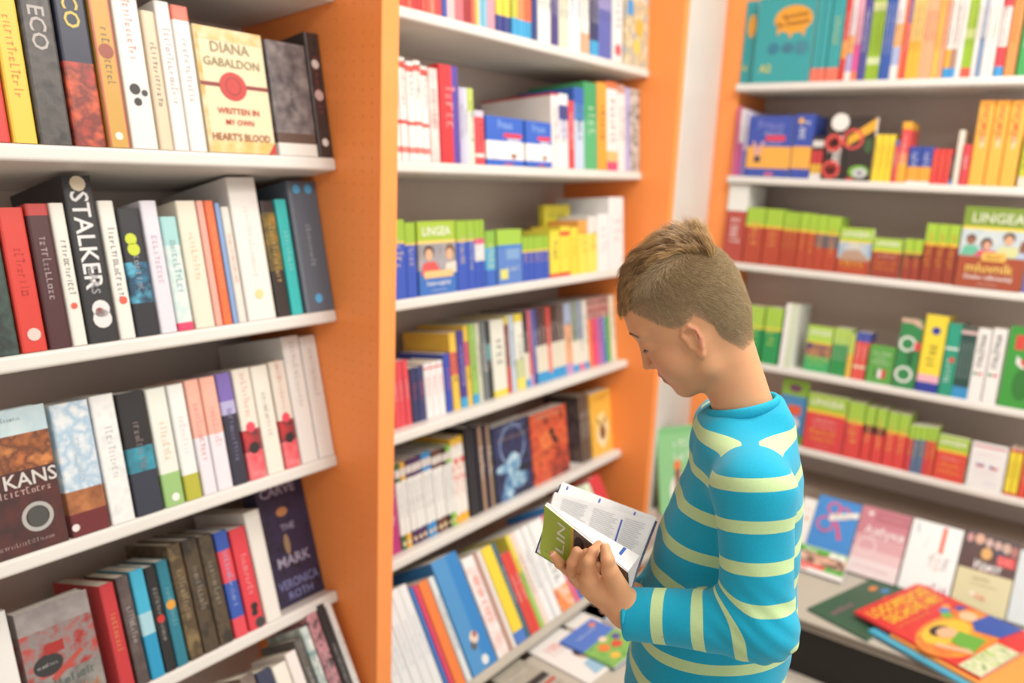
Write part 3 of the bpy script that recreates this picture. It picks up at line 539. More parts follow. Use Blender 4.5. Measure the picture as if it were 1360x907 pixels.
seq(r, [(663, 678, 'F1EFEE*.1 ~F4F2F0/F0C8C4', 1, dict(tc='E8604C', l='white workbook with red squares')), (679, 683, 'C8A090', 1, dict(g=0)), (683, 687, 'EEECEC', 1, dict(g=0)), (688, 701, 'F4D63A*.88 4A7CCC', 1, dict(g=0, l='yellow workbook with a blue foot')), (701, 706, '3A6A80', 1), (707, 719, 'E0463C', 2, dict(h=.23, l='red workbook in a pair')), (719, 724, 'E8D84A*.4 9CCC5A', 1), (724, 730, 'EED8CC', 1), (730, 738, 'EFEFF0', 1), (739, 747, 'F1F0F0', 1, dict(tc='A8C0D8')), (748, 765, 'EEF0F0*.75 ~EE7050/F4A050/F0D8D0', 1, dict(l='white workbook with orange squares near its foot')), (766, 771, 'E86A90', 1), (772, 777, '3A78C8', 1), (778, 788, '3A8CD0', 1, dict(h=.29)), (789, 794, 'D84A40', 1, dict(h=.29)), (795, 800, 'EDE6D0', 1, dict(h=.29)), (801, 806, 'D8503C', 1, dict(h=.29)), (807, 820, 'CFE2C0', 1, dict(h=.295)), (821, 829, 'DFEAD2', 1, dict(h=.295))], None, None, h=.27, **W5)
book(r, 830, 843, None, 'D8323C*.52 3C9A3C', h=.305, k='workbook', d=.19, g=0, dots=[(0, .52, .42, 'ECEAE6'), (.1, .86, .25, 'E86A30')], l='red over green workbook with a white circle')
# --- dictionaries, topmost shelf (cut by the frame)
r = RC[0]
K = dict(h=.28, d=.2, k='textbook')
TEAL = '2FA2A8*.85 F07A62'
book(r, 967, 977, None, TEAL, h=.28, d=.2, k='textbook', g=0, l='teal textbook with coral foot against the orange panel')
SD = [('e', .63, .27, .33, .16, 'EFA52E'), ('p', [(.35, .38), (.45, .38), (.38, .46)], 'EFA52E'), ('p', [(.55, .4), (.66, .4), (.6, .5)], 'EFA52E'), ('p', [(.75, .4), (.86, .38), (.84, .48)], 'EFA52E'), ('t', 'Sprechen', .66, .22, .06, '7A4A18', .5, 6), ('t', 'Sie Deutsch', .62, .31, .06, '7A4A18', .56, 6), ('t', 'A2', .22, .83, .09, 'E8D84A'), ('e', .33, .6, .1, .07, '2C7C98'), ('e', .58, .6, .1, .06, '3A7890'), ('e', .82, .6, .12, .08, '40889C')]
face(r, 978, 997, None, '2FA2A8', [('e', .6, .3, .36, .14, 'EFA52E'), ('t', 'A2', .3, .8, .06, 'E8D84A', .5)], T=.012, h=.28, l='teal language course, narrow part of its cover showing', k='textbook', ins=.03)
face(r, 998, 1073, None, '2FA2A8', SD, T=.014, h=.28, l='teal language course titled Sprechen Sie Deutsch shown cover-out', k='textbook')
book(r, 1074, 1093, None, TEAL, n=2, h=.28, g=0, d=.2, k='textbook', l='teal textbook with coral foot in a pair')
book(r, 1094, 1111, None, TEAL, h=.28, tc='E6D860', d=.2, k='textbook', l='thick teal textbook with yellow lettering')
seq(r, [(1112, 1119, 'DC3C34*.55 F0A03A*.2 DC3C34', 1), (1119, 1128, 'E8D8DC*.5 F0B070*.2 B4A8D8*.2 F0E8E4', 1), (1128, 1136, 'ECA8BC*.6 E0559C*.3 F0825A', 1), (1136, 1147, '4A4A98', 1), (1147, 1164, '9CBC32*.15 D8E0A0*.1 9CC22C*.5 DCE8B8*.08 9CC22C', 4, dict(l='slim lime workbook in a row of four')), (1165, 1179, '2F5CB4', 3, dict(l='slim blue workbook in a row of three')), (1179, 1190, 'E8E0E0*.4 F0B878*.25 A8B8E0*.2 EEEAE6', 1), (1190, 1195, 'EE7A44', 1), (1195, 1200, '7A4A98*.4 D8404A', 1), (1200, 1217, 'EFCB7A*.6 F5BC3C', 4, dict(l='slim yellow workbook in a row of four')), (1217, 1235, 'F4B488', 4, dict(l='slim peach workbook in a row of four')), (1235, 1242, 'F4C050', 1), (1242, 1249, 'F2A67C', 1), (1250, 1258, 'EFE6E0*.7 F0B040*.2 3A9CDC', 1), (1258, 1266, 'E0D8D4*.7 B08A78*.2 3A9CDC', 1), (1266, 1273, 'EFECE8', 1), (1273, 1287, 'A8C838*.5 D0DC90*.1 9CC22C*.3 E0604A', 2, dict(l='lime workbook with a red foot in a pair')), (1287, 1293, 'ECE8E6', 1), (1293, 1300, 'B4BCCC*.6 7A94B8', 1), (1300, 1317, 'EBE7E2', 2, dict(l='slim white textbook in a pair', tc='E0A090')), (1318, 1330, 'E0404A*.3 EFE4E0*.4 E0404A*.2 3A9CDC', 1), (1331, 1346, 'DC9450', 1, dict(tc='A8642C', l='tan orange textbook')), (1348, 1364, '3FA456', 1, dict(tc='DCEEDC', l='green textbook beside the tan one'))], None, None, **K)
# --- second shelf
r = RC[1]
seq(r, [(970, 975, 'D86A8C', 1), (976, 981, 'EAE6E8*.5 C85AA0', 1), (982, 988, 'D0C8E4*.6 8A7CC0', 1)], 140, 150, k='magazine', d=.2, ins=.01)
face(r, 989, 1046, 154, '3450B0*.5 F5B24A*.36 3450B0', [('t', 'Fraus', .5, .14, .15, '7A82D0'), ('g', .58, .28, .45, .06, 'C8CCE8'), ('r', .4, .32, .85, .41, 'E0405C'), ('g', .55, .45, .45, .06, 'C8CCE8'), ('p', [(.1, .42), (.16, .42), (.24, .55), (.32, .42), (.38, .42), (.28, .66), (.2, .66)], 'E0A8A0'), ('r', .18, .66, .32, .76, '3A3450'), ('r', .45, .93, .65, .98, 'E06A8C')], T=.07, l='large blue and orange dictionary shown cover-out', k='dictionary')
book(r, 1047, 1072, 152, '3450B0*.5 F5B24A*.35 3450B0', k='dictionary', d=.17, hard=1, tc='E8ECF4', tp=.28, dots=[(-.15, .1, .15, 'EFB24A')], l='thick blue and orange dictionary with its spine out')
book(r, 1073, 1088, 181, '2A2426*.1 E4E0DC*.15 2A2426*.08 C8383C*.32 E0B038*.22 E8E4E0', n=2, k='pocket_dictionary', d=.1, g=0, l='slim black, red and yellow dictionary in a pair')
book(r, 1090, 1118, 154, '2A2220', k='textbook', d=.2, t='Němčina', tc='F2EEEA', up=1, tp=.62, ts=.55, dots=[(.1, .1, .42, 'EEECE6'), (-.1, .42, .42, 'E0524E'), (-.1, .42, .28, '2A2220'), (-.1, .84, .44, 'E0524E'), (-.1, .84, .3, '2A2220')], l='thick black textbook with red rings and white lettering')
face(r, 1119, 1154, 155, '2C2422', [('p', [(0, .32), (1, .02), (1, .2), (0, .46)], 'F0B030'), ('o', .2, .35, .4, .1, 'E0524E'), ('e', .55, .86, .38, .1, '7AB83A'), ('e', .6, .88, .28, .08, 'C8CCD0'), ('e', .6, .88, .08, .025, '2A2A2A'), ('e', .8, .45, .16, .12, '3A5A34'), ('e', .25, .98, .15, .02, 'E04A48')], T=.03, l='black textbook shown cover-out with a disc and yellow sash', k='textbook')
book(r, 1155, 1181, 179, 'F4D838', n=3, k='pocket_dictionary', d=.1, tc='C89A28', l='yellow pocket dictionary in a row of three')
book(r, 1182, 1188, 186, '6A6CA8*.15 E05058', k='pocket_dictionary', d=.1, l='slim red pocket dictionary with violet head')
book(r, 1188, 1200, 162, 'F0B02E*.12 E04848*.4 EE8A48*.15 F2B03C', k='dictionary', d=.12, l='tall red and orange dictionary')
book(r, 1201, 1233, 195, '2F4CA8*.55 F2A83A*.4 E6E6EA', n=2, k='pocket_dictionary', d=.1, tc='E8ECF4', tp=.35, l='small blue and orange pocket dictionary in a pair')
book(r, 1233, 1259, 198, 'E04440', n=3, k='pocket_dictionary', d=.1, tc='F08A58', l='red pocket dictionary in a row of three')
seq(r, [(1259, 1262, '3A3A3E*.85 3A9CDC', 1, dict(yt=204)), (1263, 1271, 'E6DED0', 1, dict(yt=173, g=0)), (1272, 1283, 'E0444C', 1, dict(yt=192, tc='F4E6E4'))], 190, 190, k='phrasebook', d=.11)
for a, b_ in ((1284, 1304), (1305, 1324), (1325, 1346)):
    book(r, a, b_, 134, 'E89A28*.06 F8B84A', k='textbook', d=.19, t='NĚMČINA', tc='E8683C', up=1, tp=.25, ts=.42, t2=('nejen', .48, .3, 'F4ECDC'), l='tall orange-yellow textbook with red lettering in a row of three')
book(r, 1349, 1364, 178, 'C8C838*.8 E8DCC8', k='textbook', d=.15, l='lime yellow textbook beside the tall orange-yellow ones')
# --- third shelf
r = RC[2]
GR = 'A6CC3C*.3 F0C83A*.04 B84428'
book(r, 957, 983, 245, 'EDEEE8*.34 B8483A', k='dictionary', d=.18, hard=1, tc='F2E8E6', tp=.6, l='tall white and red dictionary at the orange panel')
seq(r, [(984, 1008, GR, 1, dict(yt=276)), (1009, 1032, GR, 1, dict(yt=278)), (1033, 1053, GR, 3, dict(yt=282)), (1054, 1066, GR, 1, dict(yt=283)), (1066, 1077, GR, 1, dict(yt=285)), (1077, 1090, 'A6CC3C*.3 F0C83A*.04 6A6068*.24 B84428', 1, dict(yt=286)), (1090, 1107, 'A6CC3C*.3 F0C83A*.04 6A6068*.24 B84428', 1, dict(yt=288))], 280, 280, k='dictionary', d=.12, tc='F0B05A', ts=.5, up=1)
face(r, 1109, 1152, 303, 'A6CC3C*.27 F0D84A*.04 ~8CB4D8/D8D4C8*.36 B84428', LG(('p', [(.05, .66), (.2, .5), (.6, .46), (.95, .64), (.95, .7), (.05, .7)], 'B89A84'), ('g', .5, .76, .8, .12, 'F2D83A'), ('g', .5, .87, .6, .06, 'F0A83A')), T=.02, l='lime and red-brown dictionary shown cover-out with a building', k='dictionary')
face(r, 1154, 1192, 317, 'A6CC3C*.3 F0D84A*.05 9C3A28', LG(('g', .5, .46, .65, .1, 'E8B8A8'), ('g', .5, .62, .7, .12, 'F0943A'), ('g', .5, .77, .7, .12, 'F0943A')), T=.025, l='lime and brown pocket dictionary shown cover-out', k='pocket_dictionary')
book(r, 1194, 1218, 318, 'A6CC3C*.32 F0C83A*.04 3A2A28*.08 9C3A28', n=2, k='pocket_dictionary', d=.1, tc='F0A848', up=1, l='lime and brown pocket dictionary in a pair')
book(r, 1219, 1264, 298, 'A6CC3C*.32 F0C83A*.05 983820', n=3, k='dictionary', d=.12, tc='F0B03A', up=1, ts=.4, l='lime and dark brown dictionary in a row of three')
face(r, 1266, 1354, 276, '7E9A30*.24 E6D24A*.04 ~BCD0DC/D8DEDC*.33 A84A2A', [('t', 'LINGEA', .52, .13, .12, 'DDE4C8'), ('e', .16, .4, .075, .06, '4A3026'), ('e', .16, .42, .06, .05, '9A6A50'), ('p', [(.02, .6), (.08, .48), (.26, .48), (.34, .6)], '6AC0A0'), ('e', .4, .45, .09, .075, '3A2420'), ('e', .41, .47, .06, .055, 'E0A88C'), ('p', [(.22, .6), (.32, .53), (.55, .53), (.64, .6)], 'E0406C'), ('e', .72, .36, .09, .065, '2C2220'), ('e', .72, .39, .065, .06, 'E0AC8A'), ('p', [(.52, .6), (.6, .47), (.86, .47), (.92, .6)], 'D6DCA0'), ('e', .95, .47, .06, .09, '8A5A44'), ('p', [(.84, .6), (.9, .53), (1, .53), (1, .6)], 'B8C8E4'), ('r', .36, .55, .72, .66, 'F0C05A'), ('t', 'školní', .54, .605, .05, '9A6A20', .3), ('t', 'mluvník', .5, .74, .12, 'F4CE6A', .84), ('t', 'česko německý', .5, .86, .06, 'F4E8E0', .74), ('g', .5, .95, .3, .025, 'F0DCD0')], T=.02, ins=0, l='large phrasebook titled mluvník shown cover-out with four young people', k='phrasebook')
book(r, 1356, 1366, 300, '7A6AC0', k='phrasebook', d=.12, l='violet phrasebook beside the mluvník cover')
# --- fourth shelf
r = RC[3]
GG = 'A8D048*.36 F0DC4A*.04 1F9A54'
book(r, 984, 1006, 407, GG, k='dictionary', d=.12, tc='E8E45A', up=1, l='lime and green dictionary behind the boy neck')
book(r, 1008, 1030, 409, GG, k='dictionary', d=.12, tc='E8E45A', up=1, l='lime and green dictionary next to the spiral-bound one')
book(r, 1033, 1049, 404, 'EEF2E8', vs='F4F4F2*.45 D2E0C4', k='spiral_notebook', d=.16, g=0, l='white spiral-bound notebook in a clear cover')
face(r, 1066, 1099, 434, 'B4DC5A*.34 E8D83A*.04 ~4A4468/C88A5A/2C3458*.28 3CB06A', LG(('g', .5, .72, .8, .09, 'F2E23A'), ('g', .5, .84, .7, .06, 'C8E05A')), T=.02, ins=.03, l='lime and green dictionary shown cover-out with a night city', k='dictionary')
book(r, 1100, 1121, 437, 'BCDC6A*.34 2A9A50', n=3, k='pocket_dictionary', d=.1, ins=.025, tc='D8ECD0', l='lime and green pocket dictionary in a row of three')
book(r, 1121, 1128, 445, 'C4DC6A*.45 F0C050', k='pocket_dictionary', d=.1, ins=.02, g=0, l='slim lime and yellow pocket dictionary')
book(r, 1129, 1146, 442, '4A5AB0*.2 E85A52*.5 F0D8B8*.06 E85A52', n=2, k='pocket_dictionary', d=.1, ins=.015, tc='F6D8D0', l='red pocket dictionary with a blue head in a pair')
face(r, 1149, 1182, 460, '5CA848', [('g', .5, .2, .65, .09, 'E4F0DC'), ('g', .5, .33, .5, .07, 'E4F0DC'), ('g', .5, .45, .65, .09, 'E4F0DC'), ('r', .4, .62, .58, .85, 'F2F2EE'), ('r', .58, .62, .74, .85, 'D8383A'), ('r', .3, .62, .42, .85, '3A7A3C')], T=.015, ins=.01, l='small green book shown cover-out with an Italian flag', k='phrasebook')
face(r, 1184, 1212, 424, '2A8A4C', [('o', .42, .36, .4, .12, 'ECF0EA'), ('o', .45, .8, .42, .12, 'ECF0EA'), ('p', [(0, 0), (.8, 0), (1, .08), (1, .13), (.5, .06), (0, .06)], 'D8B4A0'), ('e', .9, .38, .16, .07, 'D8484A'), ('t', 'talsky', .6, .55, .1, '1C5A34', .8, 90)], T=.03, l='green textbook with a big white S shown cover-out', k='textbook')
book(r, 1214, 1243, 419, 'F6DE3A*.77 EFB8C8*.1 2238A0', k='dictionary', d=.16, hard=1, tc='5A5420', up=1, tp=.5, dots=[(.05, .2, .2, '2238A0')], l='thick yellow dictionary with a navy foot')
book(r, 1244, 1262, 430, '1FA084*.33 E4EEE8*.03 1F9A7C', k='dictionary', d=.14, hard=1, tc='E4F2EC', up=1, tp=.65, dots=[(.15, .5, .22, 'D8504A')], l='teal green dictionary')
book(r, 1262, 1283, 436, '2A4A40*.04 E8C8C8*.05 28504A*.75 3A9CD8', n=4, k='reader', d=.14, tc='C8DCD4', l='slim dark green reader with a blue foot in a row of four')
for a, b_ in ((1283, 1301), (1302, 1321)):
    book(r, a, b_, 437, 'F2F1EF', k='textbook', d=.16, t='ITALŠTINA', tc='3A3A3E', up=1, tp=.3, ts=.42, dots=[(-.18, .62, .14, '3A8A4C'), (.18, .62, .14, 'D84A44')], l='white textbook titled ITALŠTINA in a pair')
face(r, 1324, 1372, 436, '3A9C38', [('r', .2, .1, .45, .28, 'D8463C'), ('t', 'IT', .8, .2, .12, 'F0F4EC', .4), ('p', [(.3, .35), (.7, .5), (.66, .56), (.3, .45)], 'ECECE8'), ('p', [(.45, .38), (.75, .5), (.72, .54), (.42, .44)], 'D8403C'), ('e', .55, .7, .25, .2, '2C7A2C')], T=.02, l='bright green textbook shown cover-out beside the white pair', k='textbook')
# --- fifth shelf
r = RC[4]
face(r, 1030, 1064, 505, '8CB83C*.25 4A90C8', [('e', .5, .13, .25, .06, '7A4A6A'), ('r', .3, .4, .8, .55, 'E8603C'), ('e', .5, .68, .3, .1, 'E8E4E4'), ('e', .3, .85, .2, .07, 'C84A4A'), ('r', 0, .85, 1, 1, '6AA848')], T=.01, ins=.02, l='colourful children workbook shown cover-out behind the boy shoulder', k='workbook')
RR = 'A8D048*.33 F2C63A*.05 E24440'
face(r, 1065, 1116, 526, 'A8CC40*.28 F2C63A*.06 E04044', LG(('g', .5, .46, .62, .08, 'F4C4BC'), ('g', .5, .56, .6, .06, 'F4C4BC'), ('g', .5, .67, .76, .09, 'F6C03A'), ('g', .5, .79, .6, .08, 'F6C03A'), ('g', .5, .92, .3, .02, 'F4D8D0')), T=.04, l='large lime and red dictionary shown cover-out', k='dictionary')
book(r, 1117, 1139, 535, RR, k='dictionary', d=.13, tc='F6C860', up=1, l='thick lime and red dictionary beside its cover-out twin')
book(r, 1140, 1153, 541, 'A8D048*.33 6A2A2C*.15 E24440', k='dictionary', d=.12, tc='F6C860', up=1, l='lime, dark and red dictionary beside the thick one')
book(r, 1154, 1168, 544, 'A8D048*.33 6A2A2C*.15 E24440', k='dictionary', d=.12, tc='F6C860', up=1, l='lime, dark and red dictionary by the two red ones')
book(r, 1169, 1198, 550, RR, n=2, k='dictionary', d=.12, tc='F6C860', up=1, l='medium lime and red dictionary in a pair')
seq(r, [(1199, 1206, 'A8D048*.28 D84048', 1), (1206, 1214, 'A8D048*.28 5C7498', 1), (1214, 1222, 'A8D048*.28 5C7498', 1), (1222, 1229, 'A8D048*.28 D84048', 1), (1229, 1236, 'A8D048*.28 E0503C', 1)], 565, 569, k='pocket_dictionary', d=.09, tc='F0D85A', up=1)
face(r, 1238, 1278, 581, 'A8CC40*.3 F2C63A*.06 E04838', LG(('g', .5, .5, .6, .09, 'F4C4BC'), ('g', .5, .65, .7, .1, 'F6C03A'), ('g', .5, .8, .7, .1, 'F6C03A')), T=.025, l='small lime and red dictionary shown cover-out', k='pocket_dictionary')
face(r, 1282, 1329, 591, 'F1F0F2', [('r', .05, .05, .95, .08, 'D8484C'), ('g', .5, .24, .7, .03, 'E8A0A4'), ('r', .2, .42, .42, .46, 'E8E8EC'), ('r', .2, .46, .42, .49, '3A4AA8'), ('r', .2, .49, .42, .52, 'D84048'), ('r', .58, .44, .8, .48, 'F4F4F6'), ('r', .58, .48, .8, .53, 'D84048'), ('p', [(.58, .44), (.69, .485), (.58, .53)], '3A4AA8'), ('g', .5, .62, .6, .03, 'E8A0A4'), ('g', .5, .72, .6, .02, 'A8B0C8'), ('g', .65, .85, .35, .04, 'A8B0D8')], T=.012, l='white conversation book shown cover-out with two flags', k='phrasebook')
book(r, 1331, 1349, 598, 'D84A3C*.06 F2DC3A*.88 D84038', n=2, k='pocket_dictionary', d=.1, tc='B08A20', l='yellow and red pocket dictionary in a pair')
book(r, 1350, 1360, 596, 'E2503C', k='pocket_dictionary', d=.1, tc='F4C89A', l='orange-red pocket dictionary beside the yellow pair')
book(r, 1361, 1372, 590, 'C02858', k='pocket_dictionary', d=.1, l='crimson pocket dictionary beside the orange-red one')
# --- cover-out books leaning at the foot of the dictionary case
rd = row_def('C5', 'R', DECK+.013, R(36), 'grey deck of the dictionary bookcase', -.135)
face(rd, 1046, 1064, None, 'EFEDEA', [('g', .6, .2, .5, .05, 'E0B0A0'), ('e', .6, .35, .1, .04, 'D89A6A')], T=.012, h=.21, l='white book leaning behind the boy, mostly hidden', k='textbook')
face(rd, 1065, 1121, None, '3A8CD8', [('o', .42, .16, .17, .05, 'E0506C'), ('o', .66, .2, .16, .05, 'E0506C'), ('o', .3, .42, .2, .05, 'E0506C'), ('p', [(.5, .35), (.58, .35), (.75, .6), (.67, .62)], 'E0506C'), ('p', [(.36, .26), (1, .13), (1, .22), (.36, .36)], 'F0EEE8'), ('g', .68, .25, .5, .04, '4A5A48', 9), ('g', .3, .5, .25, .03, '1F4A80'), ('g', .3, .57, .25, .03, '1F4A80')], T=.015, h=.235, l='blue textbook with pink loops leaning on the deck', k='textbook')
face(rd, 1123, 1188, None, 'C87E8C*.42 D8A4AC*.2 E4C2C6*.15 EBDADC', [('r', .3, .03, 1, .2, 'B86A78'), ('g', .65, .12, .4, .03, 'E0B8C0'), ('e', .2, .1, .05, .03, 'F2E8E8'), ('t', 'Азбука', .55, .34, .12, 'F6EEEE', .8), ('o', .27, .58, .2, .03, 'EED2D6'), ('g', .35, .45, .3, .06, 'F2E0E2'), ('g', .5, .88, .7, .04, 'D8A8AE')], T=.02, h=.24, l='pink primer titled Азбука leaning on the deck', k='textbook')
face(rd, 1191, 1258, None, 'ECEFF0', [('r', .62, .03, .7, .4, 'E8603C'), ('g', .14, .12, .22, .05, '6A84B4', -80), ('g', .52, .52, .3, .06, 'A8686C', 82), ('g', .64, .55, .3, .07, 'E89A84', 82), ('g', .8, .52, .3, .06, '8C4A5C', 82), ('g', .35, .3, .3, .02, 'C8CED4', 82), ('r', .3, .9, .9, 1, 'EFE8EA'), ('g', .75, .88, .35, .1, '8A2A4A')], T=.014, h=.24, l='white book with an orange strip leaning on the deck', k='textbook')
face(rd, 1261, 1334, None, '~2C1C1E/4A2A2C*.2 4A2420*.3 D2CAA0', [('e', .1, .1, .06, .06, 'C89090'), ('e', .28, .09, .09, .07, 'D8A890'), ('e', .46, .11, .07, .06, 'C8A8A0'), ('e', .62, .12, .07, .06, 'C8A49C'), ('e', .78, .13, .08, .07, 'C4A494'), ('e', .93, .15, .07, .07, 'A86460'), ('e', .45, .26, .1, .08, 'D8A45A'), ('e', .68, .22, .1, .05, '2C2C4A'), ('r', .66, .24, .98, .37, 'D8383C'), ('g', .8, .28, .25, .03, 'F0C8C0'), ('g', .8, .33, .25, .03, 'F0C8C0'), ('t', 'Идиот', .52, .42, .11, 'F2EEEE', .5), ('g', .5, .49, .4, .03, 'B84A3A'), ('g', .45, .6, .3, .04, '6A6644'), ('g', .5, .67, .45, .025, '8A845C'), ('e', .35, .8, .05, .03, 'F0E0C8'), ('e', .45, .82, .05, .03, 'E0A88A'), ('e', .55, .83, .05, .03, 'D89A7A')], T=.02, h=.25, l='brown and beige novel titled Идиот leaning on the deck', k='novel')
face(rd, 1336, 1372, None, 'CDD6DA', [('g', .5, .3, .4, .04, 'B8C4CC')], T=.015, h=.23, l='pale blue-grey book leaning beside the Идиот novel', k='textbook')
rd2 = row_def('C6', 'R', DECK+.014, R(40), 'deck below the blue textbook', -.235)
face(rd2, 1040, 1117, 728, 'F0EEEA*.02 58B038*.2 ~D8A890/3A2A24/E8C0A8*.42 E8584C*.18 F0F0EE', [('t', 'Дуга', .38, .13, .13, 'F4F6E8', .6), ('r', .7, .06, .97, .24, 'F2F4EE'), ('t', '1', .84, .15, .15, '58B038'), ('e', .65, .4, .22, .12, '~E8C0A8/C88A70'), ('e', .2, .42, .18, .14, '~ECC8B0/B87A64'), ('r', .68, .64, 1, .82, '58B038'), ('g', .35, .7, .5, .06, 'F6D8D0'), ('t', 'RY', .83, .7, .05, 'E8F2E0', .2), ('r', .18, .86, .4, .93, 'E8584C')], T=.015, l='green and red textbook numbered 1 leaning before the blue one', k='textbook')
def flat(name, pts, z, T, bands, art, label, cat='book', rotd=0):
    """book lying cover-up; pts = pixel of its bottom-left, bottom-right and top-left cover corners on height z"""
    g = [CO+ray(*p)*((z-CAMZ)/ray(*p)[2]) for p in pts]
    ex = g[1]-g[0]; Wd = np.linalg.norm(ex); ex = ex/Wd; H = abs((g[2]-g[0])@np.array([-ex[1], ex[0], 0])); ey = np.array([-ex[1], ex[0], 0])
    c = g[0]+ex*Wd/2; root = empty(name)
    # local x=ex, local z(up the cover)=ey, local -y = world up
    root.matrix_world = Matrix(((ex[0], 0, ey[0], c[0]), (ex[1], 0, ey[1], c[1]), (0, -1, 0, z), (0, 0, 0, 1)))
    cover_out(root, Wd, H, T, parse(bands), art)
    tag(root, label, cat); return root

flat('workbook', [(782, 908), (826, 874), (690, 866)], DECK+.006, .005, 'F0EEEC', [('t', '100', .38, .24, .13, 'F0A8A8', .5), ('g', .45, .36, .5, .04, 'F0B8B4'), ('e', .62, .58, .13, .1, 'D8A890'), ('e', .62, .53, .13, .07, '4A3428'), ('p', [(.3, .95), (.4, .72), (.85, .68), (.95, .95)], '9CC4E0'), ('e', .86, .88, .12, .06, 'D8443C')], 'white workbook with a smiling child lying on the grey deck')
flat('picture_book', [(816, 886), (856, 852), (748, 848)], DECK+.016, .009, '4A78D0*.45 ~6AB050/8CC060/5CA04C', [('g', .5, .2, .6, .07, 'DCE6F4'), ('e', .82, .12, .08, .05, 'E8883C'), ('e', .35, .62, .12, .09, 'E8843C'), ('e', .62, .7, .12, .08, 'D8503C'), ('e', .8, .58, .09, .07, '5A4AA0'), ('e', .55, .48, .1, .06, 'EED8B8'), ('e', .3, .85, .1, .07, 'F0C04A')], 'blue and green picture book lying on the white workbook')
flat('workbook', [(780, 842), (812, 812), (735, 832)], DECK+.006, .005, 'EEECE8', [('g', .5, .3, .6, .06, 'C8C8CC')], 'plain white workbook lying behind the blue picture book')
flat('magazine', [(818, 830), (850, 800), (774, 808)], DECK+.006, .005, '~B88A70/D8C0A8/8AB0D0', [('e', .5, .5, .3, .2, '~A86A50/E0C0A8')], 'magazine with a brown picture lying by the bottom rack')
flat('exercise_book', [(712, 935), (749, 905), (662, 893)], DECK+.006, .005, '~A8A294/B8B2A4', [('r', .1, .55, 1, .7, '2A2624'), ('g', .5, .3, .6, .08, 'ECEAE4'), ('r', .1, .78, 1, .84, 'C8342C')], 'grey exercise book with a black bar lying on the deck')
flat('picture_book', [(1152, 850), (1245, 800), (1046, 820)], DECK+.0075, .0065, '2E5A40', [('g', .25, .3, .3, .1, 'D878A0'), ('e', .75, .2, .05, .05, 'E8883C'), ('e', .8, .35, .05, .05, '3A88C8'), ('e', .7, .5, .05, .05, 'E8703C'), ('e', .85, .55, .05, .05, '8CB83C'), ('e', .6, .75, .12, .12, 'B8745C')], 'dark green picture book lying flat at the deck edge')
flat('activity_book', [(1310, 925), (1392, 880), (1150, 838)], DECK+.0155, .007, '4AB0D4', [('r', .1, .05, .5, .1, 'E86A4A')], 'light blue activity book under the red one')
flat('activity_book', [(1330, 925), (1412, 880), (1180, 843)], DECK+.0255, .0085, 'E8A04A', [], 'orange activity book between the light blue and red ones')
flat('activity_book', [(1302, 900), (1386, 850), (1134, 812)], DECK+.0345, .008, '~D8262C/E03428', [('e', .45, .62, .5, .22, '~F0A030/E8702C'), ('e', .4, .55, .3, .12, 'F2C23A'), ('t', 'LOGOPEDICKÉ', .5, .1, .1, 'F2DC2E', .86), ('t', 'DECHOVÉ HRY', .52, .22, .1, 'F2DC2E', .8), ('g', .35, .32, .5, .04, 'F0A83C'), ('e', .8, .34, .05, .03, 'F09A3C'), ('e', .72, .37, .06, .035, '3A8AD0'), ('e', .78, .42, .05, .03, 'E8743C'), ('e', .66, .42, .06, .04, '7AB83A'), ('e', .88, .42, .06, .04, '4A4A9C'), ('e', .84, .54, .13, .1, 'E8983C'), ('e', .8, .52, .09, .06, 'F0C8A0'), ('p', [(.62, .66), (.74, .58), (1, .6), (1, .85), (.7, .82)], '2A54B0'), ('e', .36, .52, .12, .06, '33221C'), ('e', .38, .56, .11, .06, 'EBB890'), ('p', [(.28, .64), (.5, .6), (.56, .78), (.26, .82)], '6AAE3A'), ('p', [(.1, .62), (.16, .6), (.3, .78), (.26, .84)], 'EBB890'), ('r', .0, .84, .6, 1, '~9CC04A/E8E6C8/6A9A3C')], 'red logopaedic activity book with yellow title lying on top of the pile')
cb = empty('picture_book'); cb.matrix_world = Matrix.Translation((-1.09, 2.545, .336)) @ Matrix.Rotation(R(62), 4, 'Z') @ Matrix.Rotation(R(-12), 4, 'X')
cover_out(cb, .22, .30, .012, parse('7CBE80*.08 8CC88C'), [('g', .55, .2, .5, .12, 'EEF4EA'), ('g', .55, .36, .5, .1, 'EEF4EA'), ('e', .4, .75, .2, .2, 'F0EAE4'), ('r', .3, .45, .42, .8, '8A5A44'), ('e', .36, .45, .07, .06, 'E87A3C')])
tag(cb, 'pale green picture book leaning on the white corner pillar', 'book')
# ---------------------------------------------------------------- implicit surfaces for the boy
def ell(P, c, r):
    q = (P-np.asarray(c, np.float32))/np.asarray(r, np.float32); k0 = np.sqrt((q*q).sum(1))+1e-9
    q2 = q/np.asarray(r, np.float32); k1 = np.sqrt((q2*q2).sum(1))+1e-9
    return k0*(k0-1)/k1
def cap(P, a, b, ra, rb=None):
    rb = ra if rb is None else rb; a = np.asarray(a, np.float32); b = np.asarray(b, np.float32); ab = b-a
    t = np.clip(((P-a)@ab)/(ab@ab+1e-12), 0, 1)
    return np.sqrt((((P-a)-t[:, None]*ab)**2).sum(1))-(ra+(rb-ra)*t)
def chain(P, pts, rs, k=.004):
    d = None
    for i in range(len(pts)-1):
        e = cap(P, pts[i], pts[i+1], rs[i], rs[i+1]); d = e if d is None else smin(d, e, k)
    return d
def smin(a, b, k):
    h = np.maximum(k-np.abs(a-b), 0)/k; return np.minimum(a, b)-h*h*k*.25
def smax(a, b, k): return -smin(-a, -b, k)
